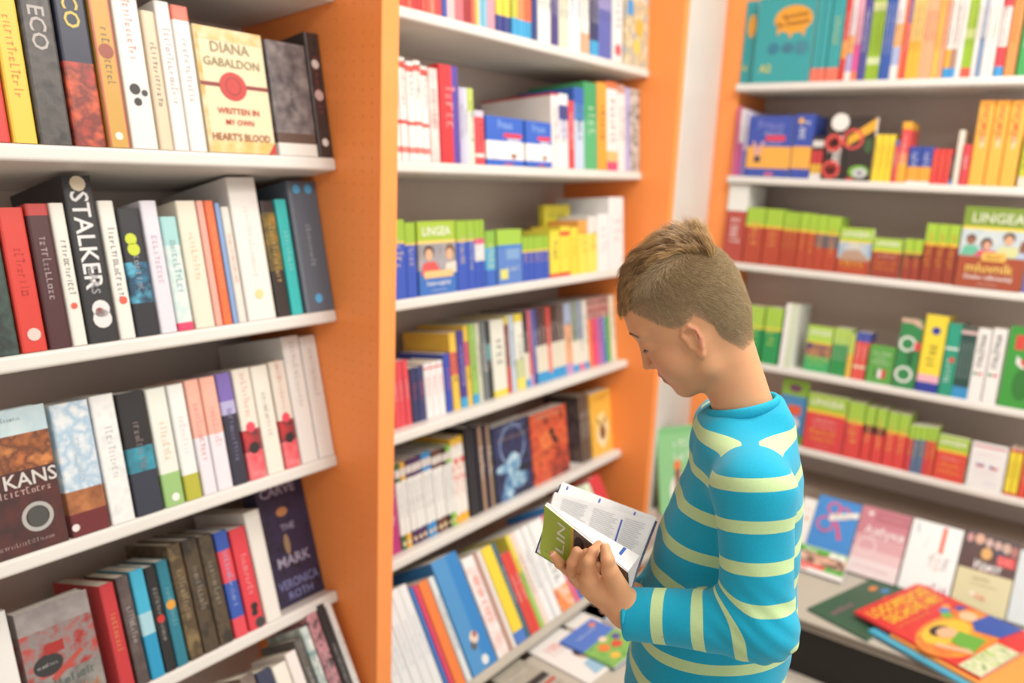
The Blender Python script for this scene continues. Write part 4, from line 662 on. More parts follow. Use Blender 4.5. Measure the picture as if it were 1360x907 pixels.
def nets(sdf, lo, hi, h, K=4):
    """surface nets on a regular grid, evaluated only near the surface"""
    lo = np.asarray(lo, float); n = (np.ceil((np.asarray(hi)-lo)/h/K).astype(int)+1)*K+1
    cn = (n-1)//K+1
    g = [lo[i]+h*K*np.arange(cn[i]) for i in range(3)]
    C = np.stack(np.meshgrid(*g, indexing='ij'), -1).reshape(-1, 3).astype(np.float32)
    cv = sdf(C).reshape(cn)
    V = np.repeat(np.repeat(np.repeat(cv[:-1, :-1, :-1], K, 0), K, 1), K, 2); V = np.pad(V, ((0, 1),)*3, mode='edge').astype(np.float32)
    near = np.abs(cv) < h*K*2.6
    nb = near[:-1, :-1, :-1].copy()
    for dx in (0, 1):
        for dy in (0, 1):
            for dz in (0, 1): nb |= near[dx:cn[0]-1+dx, dy:cn[1]-1+dy, dz:cn[2]-1+dz]
    mk = np.repeat(np.repeat(np.repeat(nb, K, 0), K, 1), K, 2); mk = np.pad(mk, ((0, 1),)*3, mode='edge')
    mk[1:] |= mk[:-1].copy(); mk[:, 1:] |= mk[:, :-1].copy(); mk[:, :, 1:] |= mk[:, :, :-1].copy()
    idx = np.argwhere(mk)
    out = np.empty(len(idx), np.float32)
    for s in range(0, len(idx), 400000):
        out[s:s+400000] = sdf((lo+idx[s:s+400000]*h).astype(np.float32))
    V[mk] = out
    S = V < 0; sh = tuple(np.array(V.shape)-1); acc = np.zeros(sh+(3,), np.float32); cnt = np.zeros(sh, np.float32)
    ed = []
    for ax in range(3):
        a = [slice(None)]*3; b_ = [slice(None)]*3; a[ax] = slice(0, -1); b_[ax] = slice(1, None)
        cr = S[tuple(a)] != S[tuple(b_)]; q = np.argwhere(cr); va = V[tuple(a)][cr]; vb = V[tuple(b_)][cr]
        t = va/(va-vb); p = q.astype(np.float32); p[:, ax] += t; o1, o2 = [i for i in range(3) if i != ax]
        ok = (q[:, o1] > 0) & (q[:, o2] > 0) & (q[:, o1] < sh[o1]) & (q[:, o2] < sh[o2]); q = q[ok]; p = p[ok]; fl = va[ok] < 0
        for d1 in (0, 1):
            for d2 in (0, 1):
                c = q.copy(); c[:, o1] -= d1; c[:, o2] -= d2
                np.add.at(acc, tuple(c.T), p); np.add.at(cnt, tuple(c.T), 1)
        ed.append((ax, o1, o2, q, fl))
    act = np.argwhere(cnt > 0); ids = -np.ones(sh, int); ids[tuple(act.T)] = np.arange(len(act))
    vs = lo+h*(acc[tuple(act.T)]/cnt[tuple(act.T)][:, None])
    F = []
    for ax, o1, o2, q, fl in ed:
        def I(d1, d2):
            c = q.copy(); c[:, o1] -= d1; c[:, o2] -= d2; return ids[tuple(c.T)]
        f = np.stack([I(1, 1), I(0, 1), I(0, 0), I(1, 0)], 1)
        flip = fl if ax != 1 else ~fl
        f[~flip] = f[~flip][:, ::-1]; F.append(f)
    return vs, np.concatenate(F)
def np_mesh(name, vs, fs, mats, attrs=None, cols=None):
    me = bpy.data.meshes.new(name); me.vertices.add(len(vs)); me.vertices.foreach_set('co', np.asarray(vs, np.float32).ravel())
    k = fs.shape[1]; me.loops.add(len(fs)*k); me.loops.foreach_set('vertex_index', fs.ravel().astype(np.int32))
    me.polygons.add(len(fs)); me.polygons.foreach_set('loop_start', np.arange(0, len(fs)*k, k, dtype=np.int32)); me.polygons.foreach_set('loop_total', np.full(len(fs), k, np.int32))
    me.polygons.foreach_set('use_smooth', np.ones(len(fs), bool))
    for m in mats: me.materials.append(m)
    me.update(calc_edges=True)
    for nm, v in (attrs or {}).items():
        a = me.attributes.new(nm, 'FLOAT', 'POINT'); a.data.foreach_set('value', np.asarray(v, np.float32))
    if cols is not None:
        a = me.color_attributes.new('tint', 'FLOAT_COLOR', 'POINT'); a.data.foreach_set('color', np.concatenate([cols, np.ones((len(cols), 1))], 1).astype(np.float32).ravel())
    return me
def A3(px, py, d): return at(px, py, d)

# --- head frame: (forward, up, left) in head centimetres -> world
_p, _y, _e = R(34.3), R(9.5), R(17.)
_F = np.array([-math.cos(_p)*math.cos(_y), -math.sin(_p), math.cos(_p)*math.sin(_y)]); _L = np.array([-math.sin(_y), 0, -math.cos(_y)]); _U = np.array([-math.sin(_p)*math.cos(_y), math.cos(_p), math.sin(_p)*math.sin(_y)])
_E = np.array([[1, 0, 0], [0, math.cos(_e), math.sin(_e)], [0, -math.sin(_e), math.cos(_e)]]); HA = _E@np.stack([_F, _U, _L], 1)
HB = np.stack([RT, UP, FW], 1)@HA                   # columns: world F, U, L
HS = .00924; HO = A3(928.5, 431.7, 1.10)
def to_head(P): return ((P-HO.astype(np.float32))@HB.astype(np.float32))/np.float32(HS)
def from_head(q): return HO+(np.asarray(q, float)*HS)@HB.T
NECK0 = from_head((-2.6, -1.5, 0)); NECK1 = A3(983, 550, 1.105)
def head_local(q):
    Q = q.copy(); Q[:, 2] = np.abs(Q[:, 2]); al = Q[:, 2]
    d = ell(Q, (-.05, 4.9, 0), (8.3, 8.6, 6.9))
    d = smin(d, ell(Q, (3.6, 5.2, 0), (5.2, 5.4, 5.9)), 1.5)
    d = smin(d, ell(Q, (-2.7, .8, 0), (4.1, 4.8, 5.4)), 2.0)
    d = smin(d, ell(Q, (3.2, -1.2, 0), (5.4, 6.4, 5.5)), 2.2)
    d = smin(d, cap(Q, (.6, -.6, 5.2), (1.7, -4.6, 4.4), 1.2, 1.0), 2.0)
    d = smin(d, cap(Q, (1.7, -4.6, 4.3), (6.1, -7.25, 1.4), 1.0, 1.1), 2.0)
    d = smin(d, ell(Q, (4.6, -5.2, 0), (3.7, 3.0, 3.6)), 1.6)
    d = smin(d, ell(Q, (6.65, -7.25, 0), (1.45, 1.3, 1.7)), 1.3)
    d = smin(d, ell(Q, (5.5, -1.9, 3.0), (2.5, 2.8, 2.4)), 1.8)
    d = smin(d, cap(Q, (8.15, 4.1, 0), (7.0, 4.2, 3.9), .75, .7), 1.6)
    d = smin(d, ell(Q, (6.9, -3.8, 0), (1.8, 2.1, 2.2)), 1.2)
    d = smax(d, -ell(Q, (9.3, 2.35, 3.1), (1.5, 1.15, 1.7)), 1.1)
    d = smin(d, ell(Q, (6.9, 2.2, 3.1), (1.3, 1.2, 1.45)), .5)
    d = smin(d, cap(Q, (8.1, 3.1, 0), (9.5, -.8, 0), .5, .58), .8)
    d = smin(d, ell(Q, (9.6, -1.45, 0), (.85, .66, .74)), .45)
    d = smin(d, ell(Q, (8.75, -1.75, .82), (.75, .52, .5)), .3)
    d = smax(d, -ell(Q, (9.1, -2.2, .42), (.42, .3, .26)), .15)
    d = smin(d, cap(Q, (8.65, -3.65, 0), (7.5, -3.95, 2.0), .5, .28), .45)
    d = smin(d, cap(Q, (8.45, -4.85, 0), (7.45, -4.4, 1.9), .52, .28), .45)
    d = smax(d, -cap(Q, (9.3, -4.25, 0), (7.8, -4.2, 2.3), .15, .1), .2)
    return d
def ear_local(q):
    Q = q.copy(); Q[:, 2] = np.abs(Q[:, 2])
    Q = (Q-np.array([1.75, -.2, 6.3], np.float32))/np.float32(.84)+np.array([-.2, .2, 6.6], np.float32)
    # tilt the ear: base at l=6.5, rim flares outward toward the back
    pts = [(0, .9), (.3, 2.2), (-.45, 3.2), (-1.5, 3.3), (-2.2, 2.2), (-2.15, .6), (-1.6, -.9), (-.95, -2.0)]
    def L(f): return 6.75+(-f)*.28
    d = None
    for i in range(len(pts)-1):
        a, b_ = pts[i], pts[i+1]; e = cap(Q, (a[0], a[1], L(a[0])), (b_[0], b_[1], L(b_[0])), .34, .34); d = e if d is None else smin(d, e, .25)
    d = smin(d, ell(Q, (-.75, -2.2, L(-.5)-.1), (.72, .85, .38)), .5)                              # lobe
    base = ell(Q, (-1.1, .7, L(-.9)-.42), (1.5, 2.6, .35)); d = smin(d, base, .5)                   # bowl
    ah = cap(Q, (-1.75, 2.0, L(-1.5)), (-1.7, .3, L(-1.5)-.05), .26, .26); ah = smin(ah, cap(Q, (-1.7, .3, L(-1.5)-.05), (-.8, -1.1, L(-.6)), .26, .24), .3); d = smin(d, ah, .35)
    d = smin(d, ell(Q, (.12, .1, L(0)-.05), (.38, .62, .34)), .3)                                   # tragus
    d = smax(d, -ell(Q, (-.75, .25, L(-.7)-.1), (.6, 1.15, .8)), .15); d = smax(d, -ell(Q, (-.7, 2.3, L(-.8)-.05), (.6, .55, .62)), .15); d = smax(d, -cap(Q, (-1.95, 2.2, L(-1.9)+.12), (-1.95, .5, L(-1.9)+.1), .17, .15), .15)                               # concha
    d = smin(d, cap(Q, (-.5, .6, 5.4), (-.9, .8, 6.0), 1.2, .9), .6)
    return d*np.float32(.84)
def neck_sdf(P):
    d = cap(P, NECK0, NECK1, .034, .035)
    d = smin(d, cap(P, from_head((-2.6, -1., 0)), A3(994, 545, 1.105), .029, .034), .02)
    return d
def head_sdf(P):
    q = to_head(P); d = head_local(q); near = (np.abs(q[:, 2]) > 4.5) & (np.abs(q[:, 0]) < 6) & (np.abs(q[:, 1]) < 6.5)
    if near.any():
        e = d.copy(); e[near] = smin(d[near], ear_local(q[near]), .35); d = e
    return smin(d*np.float32(HS), neck_sdf(P), .022)
# --- hands: joint chains given by where they show in the picture and how far away they are
LH = dict(w=A3(836, 811, 1.045), fore=A3(885, 824, 1.02),
 index=([(783, 769, 1.026), (782, 746, 1.016), (787, 734, 1.02), (795, 724, 1.034)], [.0112, .0078, .0073, .006]),
 middle=([(781, 781, 1.035), (773, 766, 1.058), (779, 752, 1.068), (790, 744, 1.062)], [.0105, .0078, .0072, .006]),
 ring=([(788, 787, 1.048), (781, 772, 1.076), (790, 760, 1.083), (800, 754, 1.072)], [.0098, .0076, .007, .006]),
 pinky=([(798, 792, 1.06), (793, 780, 1.085), (801, 770, 1.09), (808, 765, 1.08)], [.009, .0068, .0062, .0054]),
 thumb=([(826, 790, 1.03), (810, 758, 1.006), (807, 743, .999), (803.5, 727, 1.004)], [.0135, .0095, .0082, .0064]))
RH = dict(w=A3(845, 800, 1.17), fore=A3(900, 800, 1.22),
 index=([(765, 764, 1.115), (753, 756, 1.09), (743, 748, 1.077), (735, 737, 1.07)], [.0098, .0074, .0068, .0058]),
 middle=([(774, 772, 1.11), (760, 760, 1.066), (761, 747, 1.05), (766, 732, 1.046)], [.0102, .0084, .0078, .0064]),
 ring=([(786, 780, 1.11), (774, 768, 1.07), (775, 752, 1.05), (779, 734, 1.044)], [.0098, .0078, .0072, .006]),
 pinky=([(798, 786, 1.115), (789, 778, 1.075), (790, 765, 1.06), (794, 750, 1.056)], [.009, .007, .0064, .0055]),
 thumb=([(815, 780, 1.15), (800, 745, 1.17), (790, 725, 1.165), (782, 706, 1.16)], [.0135, .0105, .009, .007]))
def hand_sdf(P, Hd):
    d = cap(P, Hd['fore'], Hd['w'], .027, .0225)
    palm = None; w = Hd['w']
    ms = [A3(*Hd[k][0][0]) for k in ('index', 'middle', 'ring', 'pinky')]
    for m, r in zip(ms, (.0118, .0115, .0108, .0098)):
        e = cap(P, w+(m-w)*.12, m, .0145, r); palm = e if palm is None else smin(palm, e, .012)
    e = cap(P, w+(A3(*Hd['thumb'][0][0])-w)*.3, A3(*Hd['thumb'][0][1]), .0155, .0098); palm = smin(palm, e, .016)
    d = smin(d, palm, .018)
    for k in ('index', 'middle', 'ring', 'pinky', 'thumb'):
        pts, rs = Hd[k]; f = chain(P, [A3(*q) for q in pts], rs, .003)
        d = smin(d, f, .0035 if k != 'thumb' else .005)
    return d
# --- clothes
TY = R(-8); TF = -math.cos(TY)*_r0-math.sin(TY)*_h; TL = math.sin(TY)*_r0-math.cos(TY)*_h
TC_ = [A3(988, 538, 1.105), A3(990, 620, 1.125), A3(971, 700, 1.14), A3(955, 780, 1.16), A3(940, 860, 1.18), A3(931, 907, 1.195)]
TC_.append(TC_[-1]+np.array([0, 0, -.16])+TF*-.01)
TZ = np.array([c[2] for c in TC_])[::-1]; TX = np.array([c for c in TC_])[::-1]
TAa = np.array([.062, .074, .093, .104, .108, .112, .114])[::-1]; TBb = np.array([.085, .112, .118, .121, .124, .128, .132])[::-1]
SH_L = A3(1000, 655, .985); EL_L = A3(1009, 830, .985); WR_L = A3(833, 815, 1.045)
def mirrorL(p, c): d = p-c; return c+d-2*(d@TL)*TL
SH_R = SH_L-TL*1.85*((SH_L-TC_[1])@TL); EL_R = A3(985, 800, 1.33); WR_R = A3(848, 800, 1.175)
def torso_frame(P):
    z = P[:, 2]; c = np.stack([np.interp(z, TZ, TX[:, i]) for i in range(3)], 1).astype(np.float32)
    q = P-c; return q@TF.astype(np.float32), q@TL.astype(np.float32), np.interp(z, TZ, TAa).astype(np.float32), np.interp(z, TZ, TBb).astype(np.float32)
def torso_sdf(P, caps=True):
    f, l, a, b_ = torso_frame(P); z = P[:, 2]
    k = (np.abs(f/a)**2.3+np.abs(l/b_)**2.3)**(1/2.3); d = (k-1)*np.minimum(a, b_)*.95
    zt = TC_[0][2]-.004-.30*np.maximum(np.abs(l)-.045, 0)-.12*np.maximum(f, 0)+np.clip(-f, 0, .05)*.5*np.exp(-(l/.075)**2)
    d = smax(d, z-zt, .035)
    for s, SH in ((1, SH_L), (-1, SH_R)) if caps else ():
        d = smin(d, cap(P, TC_[0]*.75+SH*.25-np.array([0, 0, .05]), SH+np.array([0, 0, .003]), .047, .045), .03)
    d = smax(d, TZ[0]-z, .01)
    return d
def sleeve_parts(P, s):
    SH, EL, WR = (SH_L, EL_L, WR_L) if s > 0 else (SH_R, EL_R, WR_R)
    u = cap(P, SH, EL, .0475, .042); f = cap(P, EL, WR, .0405, .0325)
    return u, f, SH, EL, WR
def wr(P):
    x, y, z = P[:, 0], P[:, 1], P[:, 2]
    return np.sin(31*x+17*y+9*z)*np.sin(23*z-19*x+1.3)*.5+np.sin(57*x-41*y+38*z+2)*np.sin(33*y+47*z)*.3+np.sin(90*z+60*y-35*x)*.2
def sleeve_sdf(P, s):
    u, f, SH, EL, WR = sleeve_parts(P, s)
    ax = (WR-EL)/np.linalg.norm(WR-EL)
    d = smin(u, f, .022)
    # soft gathers inside the elbow
    e = np.sqrt(((P-EL.astype(np.float32))**2).sum(1)); g = np.exp(-(e/.055)**2)
    dirv = (SH-WR)/np.linalg.norm(SH-WR); d = d+.0022*g*np.sin((P@dirv.astype(np.float32))*310)
    d = smax(d, (P-WR.astype(np.float32))@ax.astype(np.float32), .004)
    return d
def shirt_sdf(P):
    d = smin(torso_sdf(P), sleeve_sdf(P, 1), .022); d = smin(d, sleeve_sdf(P, -1), .026)
    d = d+.0032*wr(P).astype(np.float32)
    return smax(d, -(neck_sdf(P)-.0025), .003)
def arm_coord(P, s):
    SH, EL, WR = (SH_L, EL_L, WR_L) if s > 0 else (SH_R, EL_R, WR_R)
    n1 = np.linalg.norm(EL-SH); n2 = np.linalg.norm(WR-EL); a1 = (EL-SH)/n1; a2 = (WR-EL)/n2
    s1 = (P-SH)@a1; s2 = n1+(P-EL)@a2
    bis = (a1+a2)/np.linalg.norm(a1+a2); w = 1/(1+np.exp(-((P-EL)@bis)/.006))
    return s1*(1-w)+s2*w, n1+n2
HIP = TX[0]
def legs_sdf(P):
    hip = HIP+np.array([0, 0, .10]); d = None
    for s in (1, -1):
        h = hip+TL*.068*s; kn = np.array([h[0], h[1], .40])+TF*.02+TL*.01*s; an = np.array([h[0], h[1], .075])-TF*.015+TL*.015*s
        e = chain(P, [h, kn, an], [.082, .062, .05], .02); d = e if d is None else smin(d, e, .03)
    d = smin(d, ell(P, hip+np.array([0, 0, .0]), (.115, .135, .10)), .05)
    return smax(d, .03-P[:, 2], .005)
def shoe_sdf(P, s):
    h = HIP+TL*.083*s; a = np.array([h[0], h[1], .035])-TF*.03; b_ = a+TF*.15
    d = chain(P, [a, a+TF*.08, b_], [.04, .04, .036], .02); d = smin(d, cap(P, a, a+np.array([0, 0, .06]), .042, .046), .02)
    return smax(d, .002-P[:, 2], .004)
# --- materials
def skin_mat():
    m, nt, b = principled('skin', .48, .4)
    a = nt.nodes.new('ShaderNodeVertexColor'); a.layer_name = 'tint'; no = nt.nodes.new('ShaderNodeTexNoise'); no.inputs['Scale'].default_value = 55; no.inputs['Detail'].default_value = 5
    tc = nt.nodes.new('ShaderNodeTexCoord'); nt.links.new(tc.outputs['Object'], no.inputs['Vector'])
    mx = nt.nodes.new('ShaderNodeMix'); mx.data_type = 'RGBA'; mx.blend_type = 'MULTIPLY'; mx.inputs[0].default_value = .16
    nt.links.new(a.outputs[0], mx.inputs[6]); nt.links.new(no.outputs['Color'], mx.inputs[7]); nt.links.new(mx.outputs[2], b.inputs['Base Color'])
    b.inputs['Subsurface Weight'].default_value = .18; b.inputs['Subsurface Radius'].default_value = (.012, .005, .003); b.inputs['Subsurface Scale'].default_value = .6
    n2 = nt.nodes.new('ShaderNodeTexNoise'); n2.inputs['Scale'].default_value = 900; nt.links.new(tc.outputs['Object'], n2.inputs['Vector'])
    bp = nt.nodes.new('ShaderNodeBump'); bp.inputs['Strength'].default_value = .12; bp.inputs['Distance'].default_value = .0008; nt.links.new(n2.outputs['Fac'], bp.inputs['Height']); nt.links.new(bp.outputs[0], b.inputs['Normal'])
    return m
M_SKIN = skin_mat()
def shirt_mat():
    m, nt, b = principled('striped_jersey', .85, .2); N = nt.nodes; L = nt.links
    def att(n): a = N.new('ShaderNodeAttribute'); a.attribute_name = n; return a.outputs['Fac']
    def mth(op, a, b_=None, c=None):
        x = N.new('ShaderNodeMath'); x.operation = op
        for i, v in enumerate((a, b_, c)):
            if v is None: continue
            if hasattr(v, 'links'): L.new(v, x.inputs[i])
            else: x.inputs[i].default_value = v
        return x.outputs[0]
    def stripe(s): return mth('LESS_THAN', mth('MODULO', mth('ADD', s, 10 * .0500), .0500), .0155)
    st = stripe(att('torso_s')); sl = stripe(att('sleeve_s')); mk = mth('GREATER_THAN', att('sleeve_mask'), 0.)
    both = mth('ADD', mth('MULTIPLY', sl, mk), mth('MULTIPLY', st, mth('SUBTRACT', 1., mk))); both = mth('MULTIPLY', both, mth('LESS_THAN', att('plain'), .5))
    seam = mth('MULTIPLY', mth('LESS_THAN', mth('ABSOLUTE', att('sleeve_mask')), .0016), mth('LESS_THAN', att('plain'), .5))
    no = N.new('ShaderNodeTexNoise'); no.inputs['Scale'].default_value = 900; no.inputs['Detail'].default_value = 3; tc = N.new('ShaderNodeTexCoord'); L.new(tc.outputs['Object'], no.inputs['Vector'])
    mx = N.new('ShaderNodeMix'); mx.data_type = 'RGBA'; mx.inputs[6].default_value = (*lin('159CBE'), 1); mx.inputs[7].default_value = (*lin('B7D29C'), 1); L.new(both, mx.inputs[0])
    m3 = N.new('ShaderNodeMix'); m3.data_type = 'RGBA'; m3.blend_type = 'OVERLAY'; m3.inputs[0].default_value = .22; L.new(mx.outputs[2], m3.inputs[6]); L.new(no.outputs['Fac'], m3.inputs[7]); L.new(m3.outputs[2], b.inputs['Base Color'])
    bp = N.new('ShaderNodeBump'); bp.inputs['Strength'].default_value = .25; bp.inputs['Distance'].default_value = .0015; L.new(mth('SUBTRACT', no.outputs['Fac'], seam), bp.inputs['Height']); L.new(bp.outputs[0], b.inputs['Normal'])
    b.inputs['Sheen Weight'].default_value = .15
    return m
M_SHIRT = shirt_mat()
M_RIB = noisy('jersey_rib', '14A0C2', '1CA8C9', 300, .85, .3, 500)
M_JEANS = noisy('dark_denim', '232B3C', '2E3850', 160, .85, .3, 500)
M_SHOE = noisy('trainer', '2A2A2E', '38383E', 40, .6)
# --- body
boy = empty('person', (float(HIP[0]), float(HIP[1]), 0)); tag(boy, 'boy in a turquoise striped long-sleeved shirt reading an open book', 'person')
bpy.context.view_layer.update()
def child(name, me, parent=boy):
    o = bpy.data.objects.new(name, me); COL.objects.link(o); o.parent = parent
    if parent is boy: o.matrix_parent_inverse = boy.matrix_world.inverted()
    return o
def bbox(pts, m): a = np.array(pts); return a.min(0)-m, a.max(0)+m
hl_f = np.array([-9., -5.5, -3.7, -2.2, -2.2, -.9, 1.1, 3.0, 5.5, 6.6, 7.4]); hl_u = np.array([-5.0, -5.4, -5.2, -2.0, .6, 3.2, 2.5, 3.3, 6.5, 7.8, 8.7])
def hair_mask(q):       # >0 inside the hair, in cm above the hairline
    f, u, l = q[:, 0], q[:, 1], np.abs(q[:, 2])
    hl = np.interp(f, hl_f, hl_u)
    hl = np.where(f > 5.5, hl+np.clip(3.5-l, 0, 3.5)*.12, hl)
    return u-hl
SKIN = np.array(lin('D9A076')); LIP = np.array(lin('B5655C')); EARC = np.array(lin('D88C74')); CHEEK = np.array(lin('D9957A')); SCALP = np.array(lin('9C7C60')); BROW = np.array(lin('7A5A44'))
def skin_cols(vs):
    q = to_head(vs.astype(np.float32)); f, u, l = q[:, 0], q[:, 1], np.abs(q[:, 2]); c = np.tile(SKIN, (len(vs), 1))
    def mixin(w, col): w = np.clip(w, 0, 1)[:, None]; c[:] = c*(1-w)+col*w
    inh = (u > -9.5) & (f < 12) & (f > -11) & (u < 14)
    mixin(np.exp(-(((f-6.3)/2.2)**2+((u+1.6)/2.2)**2+((l-4)/2.)**2))*.55*inh, CHEEK)
    mixin(np.exp(-(((f-10.2)/1.1)**2+((u+.6)/1.)**2+(l/1.2)**2))*.45*inh, CHEEK)
    lipw = np.exp(-((u+3.8)/.5)**4)*(l < 2.1)*(f > 7.3)+np.exp(-((u+4.75)/.5)**4)*(l < 2.0)*(f > 7.3)
    mixin(lipw*.85, LIP)
    mixin(((l > 6.75) & (np.abs(f+.4) < 2.6) & (np.abs(u-.4) < 4.2))*.7*np.clip((l-6.7)/.5, 0, 1), EARC)
    bw = np.exp(-((u-(4.55-.10*(l-2.4)**2))/.30)**4)*(l > .9)*(l < 4.6)*(f > 6.2); mixin(bw*.6, BROW)
    hm = hair_mask(q); mixin(np.clip((hm+.15)/.7, 0, 1)*.9*inh*(u > -7)*(~((l > 6.75) & (np.abs(f+.4) < 2.2) & (u < 3.4))), SCALP)
    return c
lo, hi = bbox([from_head(q) for q in ((-10, 13.5, 0), (11.5, -10, 0), (0, 0, 9.5), (0, 0, -9.5), (9, 10, 0), (-9, -5, 0))]+[NECK1-.045, NECK1+.045], .022)
hv, hf = nets(head_sdf, lo, hi, .0017)
parts_v = [hv]; parts_f = [hf]; n = len(hv)
for Hd in (LH, RH):
    pts = [Hd['w'], Hd['fore']]+[A3(*q) for k in ('index', 'middle', 'ring', 'pinky', 'thumb') for q in Hd[k][0]]
    lo, hi = bbox(pts, .03); v, f = nets(lambda P: hand_sdf(P, Hd), lo, hi, .0012)
    parts_v.append(v); parts_f.append(f+n); n += len(v)
def core(P):            # the body under the clothes joins head, arms and hands
    d = torso_sdf(P)+.014
    for s, Hd in ((1, LH), (-1, RH)):
        u, f, SH, EL, WR = sleeve_parts(P, s); d = smin(d, smin(u, f, .02)+.014, .02); d = smin(d, cap(P, WR, Hd['w'], .018), .01)
    d = smax(d, P[:, 2]-(TC_[0][2]-.02), .01)
    return smin(d, legs_sdf(P)+.014, .02)
lo, hi = bbox([TX[0]-.2, TX[0]+.2, SH_L, SH_R, EL_L, EL_R, WR_L, WR_R, TC_[0], np.array([HIP[0], HIP[1], 0])], .05)
v, f = nets(core, lo, hi, .009); parts_v.append(v); parts_f.append(f+n)
BV = np.concatenate(parts_v); BF = np.concatenate(parts_f)
body = child('body', np_mesh('body', BV, BF, [M_SKIN], cols=skin_cols(BV)))
# --- shirt
lo, hi = bbox([SH_L, SH_R, EL_L, EL_R, WR_L, WR_R, TC_[0], TX[0]-TF*.12-TL*.15, TX[0]+TF*.12+TL*.15, TX[0]-TF*.12+TL*.15, TX[0]+TF*.12-TL*.15], .06)
v, f = nets(shirt_sdf, lo, hi, .0034)
P32 = v.astype(np.float32)
sl = np.minimum(sleeve_sdf(P32, 1), sleeve_sdf(P32, -1)); nearL = sleeve_sdf(P32, 1) < sleeve_sdf(P32, -1)
cL, tot = arm_coord(v, 1); cR, totR = arm_coord(v, -1); sc = np.where(nearL, cL, cR); tt = np.where(nearL, tot, totR)
tf_, tl_, _a, _b2 = torso_frame(P32)
shz = np.where(nearL, SH_L[2], SH_R[2]); mask = np.minimum(torso_sdf(P32, False)-sl, np.abs(tl_)-.116+np.maximum(0, shz-.045-v[:, 2])*4)
plain = ((sc > tt-.02) & (mask > 0)).astype(float)
ts_ = (TC_[1][2]-v[:, 2])-.10*tf_
shirt = child('shirt', np_mesh('shirt', v, f, [M_SHIRT], dict(torso_s=ts_+.021, sleeve_s=np.maximum(sc, -.028)+.0265, sleeve_mask=mask, plain=plain)))
def ring_tube(name, pts, r, m, parent, squash=1.):
    """closed tube through pts"""
    n = len(pts); P = np.array(pts); mb = MB(); K = 8; up = np.array([0, 0, 1.])
    for i in range(n):
        t = P[(i+1) % n]-P[i-1]; t /= np.linalg.norm(t); a = np.cross(t, up); a /= np.linalg.norm(a)+1e-9; b_ = np.cross(a, t)
        for j in range(K):
            q = 2*math.pi*j/K; mb.v.append(tuple(P[i]+r*(math.cos(q)*a*squash+math.sin(q)*b_)))
    for i in range(n):
        for j in range(K):
            mb.f.append((i*K+j, i*K+(j+1) % K, ((i+1) % n)*K+(j+1) % K, ((i+1) % n)*K+j)); mb.m.append(mb.mi(m))
    o = child(name, mb.mesh(name, True), parent)
    return o
cc = A3(986, 540, 1.105); nx = (NECK1-NECK0)/np.linalg.norm(NECK1-NECK0); e1 = TF-(TF@nx)*nx; e1 /= np.linalg.norm(e1); e2 = np.cross(nx, e1)
ring_tube('collar', [cc+e1*.046*math.cos(q)+e2*.046*math.sin(q) for q in np.linspace(0, 2*math.pi, 48, endpoint=False)], .0085, M_RIB, shirt, .5)
for WR, EL in ((WR_L, EL_L), (WR_R, EL_R)):
    ax = (WR-EL)/np.linalg.norm(WR-EL); a = np.cross(ax, [0, 0, 1.]); a /= np.linalg.norm(a); b_ = np.cross(a, ax)
    ring_tube('cuff', [WR-ax*.002+(a*math.cos(q)+b_*math.sin(q))*.0305 for q in np.linspace(0, 2*math.pi, 36, endpoint=False)], .0034, M_RIB, shirt)
lo, hi = bbox([np.array([HIP[0], HIP[1], .02]), HIP+np.array([0, 0, .2])], .25); v, f = nets(legs_sdf, lo, hi, .007); child('trousers', np_mesh('trousers', v, f, [M_JEANS]))
for s in (1, -1):
    c = HIP+TL*.083*s; lo, hi = bbox([np.array([c[0], c[1], 0]), np.array([c[0], c[1], .12])], .22); v, f = nets(lambda P: shoe_sdf(P, s), lo, hi, .006); child('shoe', np_mesh('shoe', v, f, [M_SHOE]))
# --- fingernails
M_NAIL = noisy('nail', 'E8B8A4', 'EDC2B0', 60, .3)
def nail(Hd, k, out):
    pts, rs = Hd[k]; a, b_ = A3(*pts[2]), A3(*pts[3]); t = (b_-a)/np.linalg.norm(b_-a); o = out-(out@t)*t; o /= np.linalg.norm(o); s = np.cross(t, o); c = b_+t*rs[3]*.15+o*rs[3]*.80
    mb = MB(); G = []
    for i in range(5):
        for j in range(5):
            u, w = (i-2)/2, (j-2)/2; sq = 1-.12*abs(u*w)
            G.append(c+t*u*.0050*sq+s*w*.0044*sq-o*(.0016*w*w+.0008*u*u))
    mb.v = [tuple(q) for q in G]
    for i in range(4):
        for j in range(4): mb.f.append((i*5+j, i*5+j+1, i*5+j+6, i*5+j+5)); mb.m.append(mb.mi(M_NAIL))
    child('fingernail', mb.mesh('fingernail', True))
toc = -FW
nail(LH, 'thumb', toc+UP*.5); nail(LH, 'index', toc*.3-RT*.9+UP*.6)
for k in ('index', 'middle', 'ring'): nail(RH, k, toc+UP*.25)
